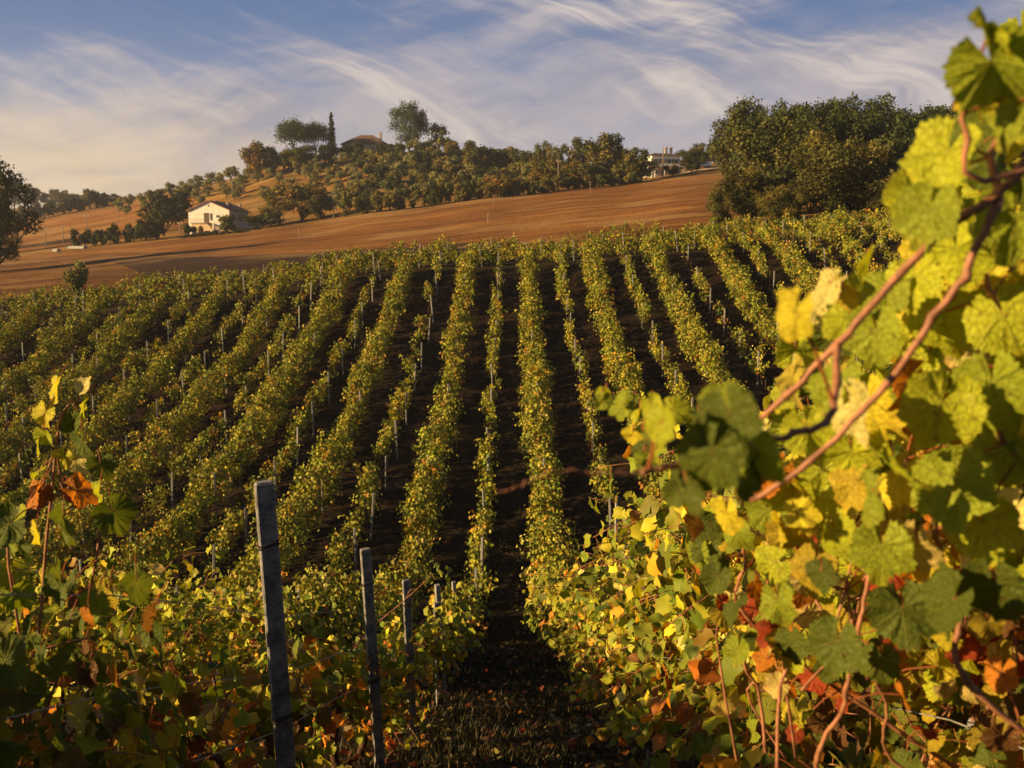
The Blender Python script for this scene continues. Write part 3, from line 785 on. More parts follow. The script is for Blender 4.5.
    for key, nm, px, Y, top, wd, lab in (
        ('pine', 'umbrella_pine', 298, 335, 124, 36, 'larger umbrella pine on the hilltop, left of the cypress'),
        ('pine', 'umbrella_pine', 320, 338, 126, 30, 'smaller umbrella pine squeezed between larger pine and cypress'),
        ('cypress', 'cypress_tree', 336, 336, 117, 12, 'slender dark cypress on the hilltop beside the farmhouse'),
        ('tall', 'tall_tree', 412, 340, 104, 41, 'tall loose grey green tree highest on the hilltop'),
        ('olive', 'round_tree', 441, 338, 126, 25, 'round grey tree right of the tallest hilltop tree'),
        ('autumn', 'round_tree', 262, 322, 142, 34, 'broad yellow green tree on the left shoulder of the hilltop'),
        ('mixed', 'leafy_tree', 276, 326, 149, 26, 'bushy tree between yellow green tree and larger umbrella pine'),
        ('dark', 'dark_tree', 330, 328, 144, 22, 'dark tree at the foot of the cypress'),
        ('mixed', 'leafy_tree', 298, 322, 148, 30, 'leafy tree standing before the trunk of the larger umbrella pine'),
        ('olive', 'round_tree', 345, 322, 152, 20, 'small grey tree below the farmhouse wall'),
        ('mixed', 'leafy_tree', 424, 325, 147, 24, 'dense bushy tree at the foot of the tallest hilltop tree'),
        ('dark', 'dark_tree', 347, 330, 143, 18, 'dark round tree directly left of the farmhouse roof'),
        ('dark', 'dark_tree', 288, 330, 150, 26, 'low dark tree under the larger umbrella pine'),
        ('mixed', 'leafy_tree', 310, 325, 147, 26, 'leafy tree under the smaller umbrella pine'),
        ('dark', 'dark_tree', 394, 326, 146, 20, 'dark bushy tree just right of the farmhouse roof'),
        ('autumn', 'round_tree', 455, 325, 141, 22, 'yellowish round tree on the right shoulder of the hilltop')):
        tree_top(key, nm, px, Y, top, lab, 'tree', G3, wd)
    # olives and scrub over the hillside
    cnt = {}
    for Y in (258, 270, 282, 294, 306, 318, 330):
        for px in np.arange(128, 545, 13.5):
            p = px + random.uniform(-4.5, 4.5) + (Y % 24)/3
            q = Y + random.uniform(-3, 3)
            yb = base_y(p, q)
            if 170 < p < 262 and q < 284: continue
            if p < 215 and q < 300: continue
            if 262 < p < 335 and q < 268: continue
            if p < 165 and q < 318: continue
            dense = p > 355
            if not dense and random.random() < (.34 if p < 262 else .20): continue
            if dense:
                key = random.choice(('shrub', 'shrub_dark', 'olive', 'shrub', 'shrub_dark')); h = random.uniform(3.6, 6.2)
                zone, what, nm = 'on the dark wooded right flank of the hill', random.choice(('rounded', 'bushy')), 'shrub'
            else:
                key = 'olive' if random.random() < .8 else 'shrub'; h = random.uniform(3.2, 4.4)
                zone, what, nm = ('on the open dry slope above the white house' if p < 262 else 'on the slope below the hilltop pines'), 'grey green', 'olive_tree'
            lab = (what + ' bush ' if nm == 'shrub' else what + ' olive tree ') + zone
            tree(key, nm, p, q, None, lab, 'bush' if nm == 'shrub' else 'olive tree', ('bushes ' if nm == 'shrub' else 'olive trees ') + zone, h=h, sink=.2)
    # olives on the left skyline
    for i, px in enumerate(range(126, 246, 10)):
        tree('olive', 'olive_tree', px + random.uniform(-2, 2), 352 + random.uniform(-6, 6) - max(0, px-180)*.3, None, 'olive tree on the left skyline of the hill, ' + ORD[i+1] + ' up the slope', 'olive tree', 'olive trees along the left skyline', h=random.uniform(4.2, 5.6))
    # below the hill: by the white house
    G4 = 'trees and bushes around the white house'
    for key, nm, px, Y, top, wd, lab in (
        ('dark', 'dark_tree', 168, 247, 187, 50, 'large dark tree directly left of the white house'),
        ('dark', 'dark_tree', 150, 232, 221, 24, 'small dark tree at the foot of the large dark tree'),
        ('autumn', 'autumn_tree', 305, 240, 179, 58, 'big green and rust coloured tree right of the white house'),
        ('autumn', 'autumn_tree', 283, 236, 197, 34, 'orange tinted tree between white house and the big rust coloured tree'),
        ('mixed', 'leafy_tree', 322, 234, 196, 30, 'brownish tree on the right side of the big rust coloured tree'),
        ('shrub_dark', 'shrub', 266, 230, 212, 38, 'round dark shrub right of the white house wall'),
        ('shrub', 'shrub', 229, 232.5, 216, 21, 'rounded shrub in front of the white house corner'),
        ('shrub_dark', 'shrub', 193, 233, 223, 14, 'small shrub left of the arched stair of the white house')):
        tree_top(key, nm, px, Y, top, lab, 'tree' if 'tree' in nm else 'shrub', G4, wd)
    for i, px in enumerate(range(82, 166, 8)):
        tree('shrub_dark', 'shrub', px, 236 + random.uniform(-.5, .5) - (px-82)*.03, 17 + random.uniform(-1, 2), 'dark clipped shrub in the hedge left of the white house, ' + ORD[i+1] + ' from its outer end', 'shrub', 'shrubs of the hedge beside the white house', 13, sink=.2)
    for i, px in enumerate(range(186, 262, 9)):
        tree('shrub_dark', 'shrub', px, 227.5, 5.0 + random.uniform(-1, 1.0), 'low dark shrub fronting the white house garden, ' + ORD[i+1] + ' from the big dark tree', 'shrub', 'low shrubs in front of the white house', 12, sink=.2)
    # left edge of the picture
    tree_top('oak', 'oak_tree', 0, 150, 173, 'big dark tree cut off by the picture edge beyond the vines', 'tree', None, 74)
    tree_top('oak_small', 'bushy_oak', -10, 146, 222, 'low bushy tree under the big dark tree at the picture edge', 'tree', None, 58)
    # row of trees across the far field
    for i, px in enumerate(range(14, 126, 9)):
        tree('shrub_dark' if i % 3 else 'mixed', 'leafy_tree', px + random.uniform(-2, 2), 384 + i*1.2, 13 + random.uniform(-2, 4) + (5 if 90 < px < 112 else 0), 'dark tree in the row along the far field, ' + ORD[i+1] + ' from its lower end', 'tree', 'trees in the row along the far field', 15)
    for i, (px, tp) in enumerate(((-20, 186), (2, 184), (22, 180), (32, 183), (44, 189), (56, 193), (66, 190), (78, 195), (88, 196), (99, 193), (110, 198), (122, 200))):
        tree_top('mixed', 'leafy_tree', px, 590 + 8*(i % 3), tp, 'hazy blue tree on the far ridge, ' + ORD[i+1] + ' from its high end', 'tree', 'hazy trees on the far ridge', 20)
    # young tree among the vines at the top left
    tree_top('olive', 'young_willow', 79, 88, 262, 'loose light green bush sticking up at the top edge of the vines', 'bush', None, 26)
build_trees()

# ------------------------------------------------------------------ houses
def prism_roof(x0, x1, y0, y1, ze, zr, th=0.18, over=0.45):
    """gable roof, ridge along y"""
    b = MB(); xm = (x0+x1)/2
    sl = (zr-ze)/(xm-x0)
    for sx in (-1, 1):
        xe = xm + sx*((x1-x0)/2+over); zo = ze - sl*over
        lo = [(xm, y0-over, zr), (xe, y0-over, zo), (xe, y1+over, zo), (xm, y1+over, zr)]
        if sx < 0: lo = lo[::-1]
        b.quad_prism(lo, [(p[0], p[1], p[2]+th) for p in lo])
    return b
def wall_gable(x0, x1, y0, y1, ze, zr):
    b = MB(); xm = (x0+x1)/2
    lo = [(x0, y0, -2.8), (x1, y0, -2.8), (x1, y0, ze), (xm, y0, zr), (x0, y0, ze)]
    b.quad_prism(lo, [(p[0], y1, p[2]) for p in lo])
    return b
def window(parent, cx, y, cz, w, h, face='y', shut=True, mat=None):
    """a window set in a wall: frame with pane and shutters; face y = front wall, x = side wall (y is then the wall's x)"""
    def bx(b, a0, a1, d0, d1, z0, z1):
        if face == 'y': b.box(a0, a1, y-d1, y-d0, z0, z1)
        else: b.box(y+d0, y+d1, a0, a1, z0, z1)
    b = MB()
    for a0, a1, z0, z1 in ((cx-w/2-.08, cx-w/2, cz-h/2, cz+h/2), (cx+w/2, cx+w/2+.08, cz-h/2, cz+h/2), (cx-w/2-.08, cx+w/2+.08, cz+h/2, cz+h/2+.08), (cx-w/2-.14, cx+w/2+.14, cz-h/2-.1, cz-h/2)):
        bx(b, a0, a1, 0.002, .07, z0, z1)
    o = b.build('window', M['plaster'], parent)
    p = MB(); bx(p, cx-w/2, cx+w/2, 0.004, .02, cz-h/2, cz+h/2); p.build('pane', M['glass'], o)
    if shut:
        for s in (-1, 1):
            q = MB(); a = cx + s*(w/2+.08+w*.26); bx(q, a-w*.25, a+w*.25, .075, .11, cz-h/2, cz+h/2); q.build('shutter', M['shutter'], o)
    return o
def white_house():
    Y = 238; x, = [(214-512)/1000*Y]
    r = empty('white_house', (x, Y, g(x, Y-3)+0.6), R(-9), 'white plastered farmhouse with low tiled gable roof below the hill', 'house')
    wall_gable(-5.4, 4.8, 0, 11, 4.9, 7.0).build('wall', M['plaster'], r)
    rf = prism_roof(-5.4, 4.8, 0, 11, 4.9, 7.02).build('roof', M['tile'], r)
    for cx, cy in ((2.4, 4.5), (3.2, 9.5)):
        b = MB(); b.box(cx-.28, cx+.28, cy-.28, cy+.28, 5.2, 6.75); b.box(cx-.36, cx+.36, cy-.36, cy+.36, 6.753, 6.9); b.build('chimney', M['stone'], rf)
    window(r, 2.0, 0, 3.5, .9, .5, shut=False); window(r, -0.3, 0, 6.0, .35, .35, shut=False)
    d = MB(); d.box(-1.5, -.3, -.06, -.003, 2.0, 4.3); d.build('door', M['shutter'], r)
    d = MB(); d.box(.05, .5, -.09, -.003, 2.6, 4.2); d.build('shutter', M['shutter'], r)
    window(r, 2.2, 4.8, 3.3, .9, 1.5, 'x'); window(r, 5.6, 4.8, 3.3, 1.0, 1.6, 'x'); window(r, 8.6, 4.8, 3.3, .9, 1.4, 'x')
    # outside stair with its arch and landing
    b = MB()
    pts = [(-3.4, -2.8), (-1.9, -2.8), (-1.9, .0), (-1.75, .9), (-1.2, 1.35), (-.6, .9), (-.45, 0), (-.45, -2.8), (1.9, -2.8), (1.9, -.1), (1.2, 1.0), (.3, 1.75), (-3.4, 1.75)]
    b.quad_prism([(p[0], -2.6, p[1]) for p in pts], [(p[0], -.2, p[1]) for p in pts]); b.build('staircase', M['plaster_warm'], r)
    b = MB(); b.box(-3.6, .6, -2.8, -.15, 1.76, 1.95); b.build('landing', M['stone'], r)
    b = MB()
    for xx in np.arange(-3.5, .6, .35): b.box(xx-.02, xx+.02, -2.75, -2.71, 1.952, 2.8)
    b.box(-3.55, .6, -2.76, -2.7, 2.802, 2.86); b.build('railing', M['shutter'], r)
    w = empty('garden_wall', (x+6.5, Y-4.0, g(x+6.5, Y-4)-.3), R(-4), 'low pale garden wall in front of the white house corner', 'wall')
    b = MB(); b.box(-5, 5, -.15, .15, -.5, 1.3); b.build('wall', M['stone'], w)
    b = MB(); b.box(-5.1, 5.1, -.2, .2, 1.303, 1.4); b.build('coping', M['plaster'], w)
    b = MB(); b.box(-4.9, -4.5, -.25, .25, -.5, 2.3); b.build('pillar', M['plaster'], w)
white_house()
def hill_house():
    Y = 256; x = (663-512)/1000*Y
    r = empty('hill_house', (x, Y, g(x, Y)-.6), R(14), 'two storey pale house with chimneys at the upper right of the orange field', 'house')
    b = MB(); b.box(-4.2, 4.2, 0, 8, -1.5, 6.2); b.build('wall', M['plaster'], r)
    rf = MB()
    lo = [(-4.7, -.5, 6.203), (4.7, -.5, 6.203), (4.7, 8.5, 6.203), (-4.7, 8.5, 6.203)]
    rf.quad_prism(lo, [(-4.7, -.5, 6.4), (4.7, -.5, 6.4), (4.7, 8.5, 6.4), (-4.7, 8.5, 6.4)])
    rf.quad_prism([(p[0], p[1], 6.402) for p in lo], [(-2, 4, 7.3), (2, 4, 7.3), (2, 4.1, 7.3), (-2, 4.1, 7.3)])
    rf = rf.build('roof', M['tile_old'], r)
    for cx in (1.1, 2.6):
        b = MB(); b.box(cx-.3, cx+.3, 2.6, 3.2, 6.5, 8.7); b.box(cx-.4, cx+.4, 2.5, 3.3, 8.703, 8.9); b.build('chimney', M['stone'], rf)
    for cx in (-2.8, -.9, 1.1, 3.0): window(r, cx, 0, 4.6, .8, 1.3)
    for cx in (-2.8, 1.1): window(r, cx, 0, 1.6, .8, 1.3)
    window(r, 4, 4.2, 4.4, .9, 1.2, 'x')
    d = MB(); d.box(-.9-.5, -.9+.5, -.06, -.003, 0.3, 2.5); d.build('door', M['shutter'], r)
    p = MB(); p.box(-4.4, 4.4, -2.6, -.06, 2.95, 3.12); p.build('porch_roof', M['white_paint'], r)
    r.scale = (.9, .9, .86)
    for cx in (-4.2, -1.4, 1.4, 4.2):
        q = MB(); q.box(cx-.09, cx+.09, -2.5, -2.32, -1.5, 2.948); q.build('porch_post', M['white_paint'], r)
hill_house()
def farmhouse():
    Y = 342; x = (366-512)/1000*Y
    r = empty('stone_farmhouse', (x, Y, g(x, Y)-.9), R(-8), 'old stone farmhouse with brown hip roof on the hilltop among trees', 'house')
    b = MB(); b.box(-7.2, 7.2, 0, 9, -1.5, 4.6); b.build('wall', M['stone'], r)
    f = MB()
    lo = [(-7.9, -.7, 4.4), (7.9, -.7, 4.4), (7.9, 9.7, 4.4), (-7.9, 9.7, 4.4)]
    f.quad_prism([(p[0], p[1], 4.603) for p in lo], [(-2.2, 4.4, 8.0), (2.2, 4.4, 8.0), (2.2, 4.6, 8.0), (-2.2, 4.6, 8.0)])
    f = f.build('roof', M['tile_old'], r)
    b = MB(); b.box(4.6, 5.3, 4.2, 4.9, 5.5, 8.6); b.box(4.5, 5.4, 4.1, 5.0, 8.603, 8.8); b.build('chimney', M['stone'], f)
    for cx in (-4.5, -1.5, 1.5, 4.5): window(r, cx, 0, 2.9, .9, 1.4)
    d = MB(); d.box(-.5, .6, -.06, -.003, -.5, 1.7); d.build('door', M['shutter'], r)
farmhouse()

# ------------------------------------------------------------------ poles, fence stakes, car, small things
def pole(px, Y, hpx, label, arm=False, mat='wood_post', rad=.13, lean=0.0):
    x = (px-512)/1000*Y; h = hpx*Y/1000
    r = empty('utility_pole', (x, Y, g(x, Y)), random.uniform(-.3, .3), label, 'utility pole', 'poles around the fields')
    r.rotation_euler[1] = lean
    b = MB(); b.tube([(0, 0, -.5), (0, 0, h*.5), (0, 0, h)], [rad, rad*.9, rad*.75], 8); b.build('shaft', M[mat], r, smooth=True)
    b = MB(); b.box(-.55, .55, -.05, .05, h-.55, h-.43)
    if arm: b.box(-.4, .4, -.05, .05, h-1.0, h-.9)
    b.build('crossarm', M['wood_post'], r)
    for sx in (-.45, .45):
        q = MB(); q.tube([(sx, 0, h-.428), (sx, 0, h-.2)], [.05, .035], 6); q.build('insulator', M['white_paint'], r)
for a in ((237, 300, 24, 'pole on the dry slope above the white house roof'), (336, 233, 24, 'bare pole in front of the rust coloured tree'),
          (557.5, 228, 31, 'tallest pole, dark wood, against the trees above the orange field'), (660, 243, 30, 'pale pole directly before the white hill house'),
          (50, 255, 22, 'dark pole in the far field left of the hedge'), (92, 262, 26, 'thin pole behind the outer end of the dark hedge'),
          (68, 258, 20, 'faint pole midway between the dark pole and the hedge'), (123, 300, 18, 'short pole in the orange far field above the hedge'), (184, 229, 16, 'short pole at the foot of the large dark tree')):
    pole(*a)
def stake(px, Y, hpx, label, lean=0.0, mat='wood_post'):
    x = (px-512)/1000*Y
    me = post_mesh('field_stake', .11, .10, hpx*Y/1000, .02); me.materials.append(M[mat])
    o = bpy.data.objects.new('field_stake', me); C.objects.link(o); o.location = (x, Y, g(x, Y)); o.rotation_euler = (0, lean, random.uniform(-.3, .3))
    tag(o, label, 'stake', 'stakes in the orange field')
stake(301, 165, 14, 'pale stake standing in the dark ground strip')
stake(488, 150, 13, 'thin leaning stake alone in the orange field', .06)
stake(589, 200, 13, 'short pale stake in the middle of the orange field')
stake(493, 96, 18, 'whitish tilted stake at the top of the vines', -.14)
stake(494, 196, 9, 'small stake near the golden bush')
for i, px in enumerate((622, 626, 634, 643)): stake(px, 234, 10, 'white fence stake, ' + ORD[i+1] + ' from the left before the brownish tree by the hill house')
def car(px, Y, rz, label):
    x = (px-512)/1000*Y
    r = empty('parked_car', (x, Y, g(x, Y)+.42), rz, label, 'car')
    prof = [(-2.0, .35), (-2.0, .75), (-1.55, .92), (-1.0, 1.02), (-.45, 1.45), (.95, 1.47), (1.65, 1.0), (1.98, .9), (2.0, .4)]
    b = MB(); b.quad_prism([(p[0], -.8, p[1]) for p in prof], [(p[0], .8, p[1]) for p in prof]); b.build('body', M['white_paint'], r)
    for s in (-1, 1):
        q = MB(); w = [(-.85, 1.03), (-.42, 1.39), (.9, 1.41), (1.45, 1.03)]
        a, c = sorted((s*.803, s*.812)); q.quad_prism([(p[0], a, p[1]) for p in w], [(p[0], c, p[1]) for p in w]); q.build('window', M['glass'], r)
        for cx in (-1.25, 1.25):
            q = MB(); q.tube([(cx, s*.62, .32), (cx, s*.83, .32)], .32, 14); q.build('wheel', M['tyre'], r)
car(699, 262, R(15), 'small white car parked on the track right of the hill house')
def tunnel(px, Y, L, label):
    x = (px-512)/1000*Y
    b = MB(); n = 9
    prof = [(math.cos(math.pi*i/n)*.8, math.sin(math.pi*i/n)*.62) for i in range(n+1)]
    b.quad_prism([(-L/2, p[0], p[1]) for p in prof], [(L/2, p[0], p[1]) for p in prof])
    r = empty('plastic_tunnel', (x, Y, g(x, Y)+.2), R(-8), label, 'plant tunnel', 'white plastic covers by the hedge')
    b.build('cover', M['plastic'], r, smooth=False)
    b = MB()
    for sx in (-1, 1): b.tube([(sx*L/2*.98, p[0]*1.03, p[1]*1.03) for p in prof], .05, 5)
    b.build('hoop', M['wire'], r)
tunnel(81, 229, 4.2, 'long low white plastic cover by the outer end of the hedge')
tunnel(60, 228, 1.4, 'short white plastic cover left of the long one')
# ------------------------------------------------------------------ near vines
class Leaves:
    def __init__(s): s.P = []; s.m = []; s.n = []; s.s = []; s.c = []; s.pet = MB()
    def add(s, base, tipdir, nor, size, col, stalk_from=None, r=0.0016):
        s.P.append(base); s.m.append(tipdir); s.n.append(nor); s.s.append(size); s.c.append(col)
        if stalk_from is not None:
            a, b = np.array(stalk_from), np.array(base)
            s.pet.tube([a, (a+b)/2 + np.array([0, 0, .008]), b], [r*1.2, r, r*.9], 4, False)
    def build(s, parent, near):
        if s.P:
            me = leaf_mesh('foliage', np.array(s.P), np.array(s.m), np.array(s.n), np.array(s.s), np.array(s.c), NEAR_LEAVES if near else MID_LEAVES, near, s.pet)
            link('foliage', me, M['vine_near' if near else 'vine_mid'], parent)
def one_colour(low, warm): return colours(1, np.array([low]), np.array([warm]))[0]
def curve(pts, n):
    pts = np.array(pts, float); t = np.linspace(0, len(pts)-1, n)
    i = np.clip(t.astype(int), 0, len(pts)-2); f = t-i
    P = lambda k: pts[np.clip(k, 0, len(pts)-1)]
    p0, p1, p2, p3 = P(i-1), P(i), P(i+1), P(i+2); f = f[:, None]
    return 0.5*((2*p1) + (-p0+p2)*f + (2*p0-5*p1+4*p2-p3)*f**2 + (-p0+3*p1-3*p2+p3)*f**3)
SUNV = SUN_DIR
def leafy(lv, pts, step, size, lowf, warm, side_pref=None, skip=0.0, spread=.07, facing=0.6):
    """leaves in turn to either side along a shoot"""
    seg = np.linalg.norm(np.diff(pts, axis=0), axis=1); L = seg.sum(); cum = np.r_[0, seg.cumsum()]
    d, k = step*.6, 0
    while d < L:
        k += 1
        if random.random() >= skip:
            i = min(np.searchsorted(cum, d)-1, len(pts)-2); i = max(i, 0)
            p = pts[i] + (pts[i+1]-pts[i])*(d-cum[i])/max(seg[i], 1e-6)
            t = norm(pts[i+1]-pts[i])
            sd = norm(np.cross(t, np.array([0.2, 1, 0.3]) + rng.normal(0, .6, 3)))*(1 if k % 2 else -1)
            if side_pref is not None: sd = norm(sd*.7 + np.array(side_pref)*.7)
            pd = norm(sd + 0.35*t + np.array([0, 0, .25]) + rng.normal(0, .25, 3))
            base = p + pd*random.uniform(.6, 1.3)*spread
            mid = norm(pd*.55 + np.array([0, 0, -.75]) + rng.normal(0, .35, 3))
            nor = norm(SUNV*facing + np.array([0, 0, .25]) + sd*.35 + rng.normal(0, .5, 3))
            tip = d/L
            s = size*random.uniform(.7, 1.25)*(1-.45*max(0, tip-.7)/.3)
            lv.add(base, mid, nor, s, one_colour(lowf(p), warm + random.gauss(0, .25)), p)
        d += step*random.uniform(.7, 1.3)
def grapevine(x, y, label, group, top=1.95, nsh=11, half=.48, lean=0.0, warm=0.0, skip=.1, near=False, size=.105, step=.075, bottom=.55, base_shift=0.0, extra=0, spread_x=.42, hc=.78):
    gz = g(x, y)
    r = empty('grapevine', (0, 0, 0), 0, label, 'grapevine', group)
    b = MB()
    jx, jy = random.gauss(0, .05), random.gauss(0, .07)
    xb = x + base_shift
    b.tube(curve([(xb, y, gz-.08), (xb+jx, y+jy, gz+.25), (xb-jx*.6, y-jy*.5, gz+.52), (x, y, gz+hc)], 9), np.linspace(.034, .022, 9)*np.array([1.2, 1, 1.1, .95, 1.05, .95, 1, 1, 1.1]), 8)
    b.build('trunk', M['bark'], r, smooth=True)
    b = MB()
    for s in (-1, 1):
        z2 = g(x, y+s*half)+hc
        b.tube(curve([(x, y, gz+hc-.02), (x+random.gauss(0, .02), y+s*half*.5, (gz+hc+z2)/2+.03), (x, y+s*half, z2)], 6), np.linspace(.02, .012, 6), 6)
    b.build('cordon', M['bark'], r, smooth=True)
    lv = Leaves(); sh = MB()
    def lowf(p): return float(np.clip(1.0 - (p[2]-g(p[0], p[1])-.55)/.75, 0, 1))
    for i in range(nsh):
        s = (i+.5)/nsh*2-1
        y0 = y + s*half + random.gauss(0, .03); z0 = g(x, y0)+hc
        H = (top-hc)*random.uniform(.6, 1.12); dx = random.gauss(0, spread_x*.45) + lean; dy = random.gauss(0, .12)
        dr = random.uniform(0, .28)
        pts = curve([(x, y0, z0), (x+dx*.35, y0+dy*.4, z0+H*.45), (x+dx*.8, y0+dy, z0+H*.88), (x+dx*1.35, y0+dy*1.6, z0+H*(1.0-dr))], 10)
        sh.tube(pts, np.linspace(.0052, .0024, 10), 5)
        leafy(lv, pts, step, size, lowf, warm, None, skip)
    # hanging laterals that fill the skirts of the canopy
    for i in range(extra):
        y0 = y + random.uniform(-half, half); zz = random.uniform(bottom, .8*top); sx = random.choice((-1, 1))
        z0 = g(x, y0)+zz
        pts = curve([(x, y0, z0), (x+sx*.15, y0+random.gauss(0, .1), z0+.06), (x+sx*random.uniform(.2, spread_x), y0+random.gauss(0, .16), z0-random.uniform(.0, .25))], 7)
        sh.tube(pts, np.linspace(.004, .002, 7), 5)
        leafy(lv, pts, step, size*.95, lowf, warm, None, skip)
    sh.build('shoots', M['cane'], r, smooth=True)
    lv.build(r, near)
    return r
GR = 'grapevines of the near row right of the aisle'
GL = 'grapevines of the near row left of the aisle'
def build_near():
    # right row
    ys = [2.0, 2.85, 3.7, 4.55, 5.4, 6.3, 7.2, 8.2, 9.2, 10.2, 11.2, 12.2, 13.2, 14.1]
    for i, y in enumerate(ys):
        x = 1.42 + random.gauss(0, .03)
        lab = ('autumn grapevine right of the aisle, ' + ORD[i+1] + ' going downhill from the camera')
        warm = (.7, .6, .35, .35, .1, .0, .1, -.1, 0, -.15, 0, .1, -.1, 0)[i]
        nr = y < 4
        grapevine(x, y, lab, GR, top=2.05 if y < 8 else 1.9, nsh=14, lean=-.18 if y < 11 else -.05, warm=warm, skip=.06, near=nr, size=.125 if y < 8 else .115, step=.07, extra=30 if y < 8 else 22, spread_x=.45 if y < 4 else .78, bottom=.16)
    # left row, thinner, its leaves low between the posts
    ys = [2.3, 3.1, 4.0, 4.9, 5.8, 6.7, 7.6, 8.6, 9.6, 10.6, 11.6, 12.6, 13.6]
    for i, y in enumerate(ys):
        x = (-1.50 if y < 7 else -1.42) + random.gauss(0, .03)
        lab = ('grapevine in the row of grey posts, ' + ORD[i+1] + ' going downhill from the camera')
        first = i < 2
        grapevine(x, y, lab, GL, top=(1.38, 1.12, .98, 1.1, 1.15, 1.1, 1.05, 1.05, 1.1, 1.15, 1.2, 1.3, 1.4)[i], nsh=11, lean=-.1, warm=-.1 if first else .08, skip=.08, hc=.55,
                  near=y < 4.2, size=.12, step=.075, extra=9 if y < 7 else 12, spread_x=.40 if y < 7 else .52, bottom=.16)
    # next row to the left, seen over the first
    for i, y in enumerate(np.arange(1.6, 15.6, 1.0)):
        x = -3.6 + random.gauss(0, .04)
        grapevine(x, float(y), 'leafy green grapevine in the second row left of the aisle, ' + ORD[i+1] + ' going downhill', 'grapevines of the second row left of the aisle', top=1.85, nsh=11, warm=-.15, skip=.05, size=.12, step=.085, extra=12, spread_x=.55, bottom=.4)
    # two rows further left and one to the right, their near ends
build_near()

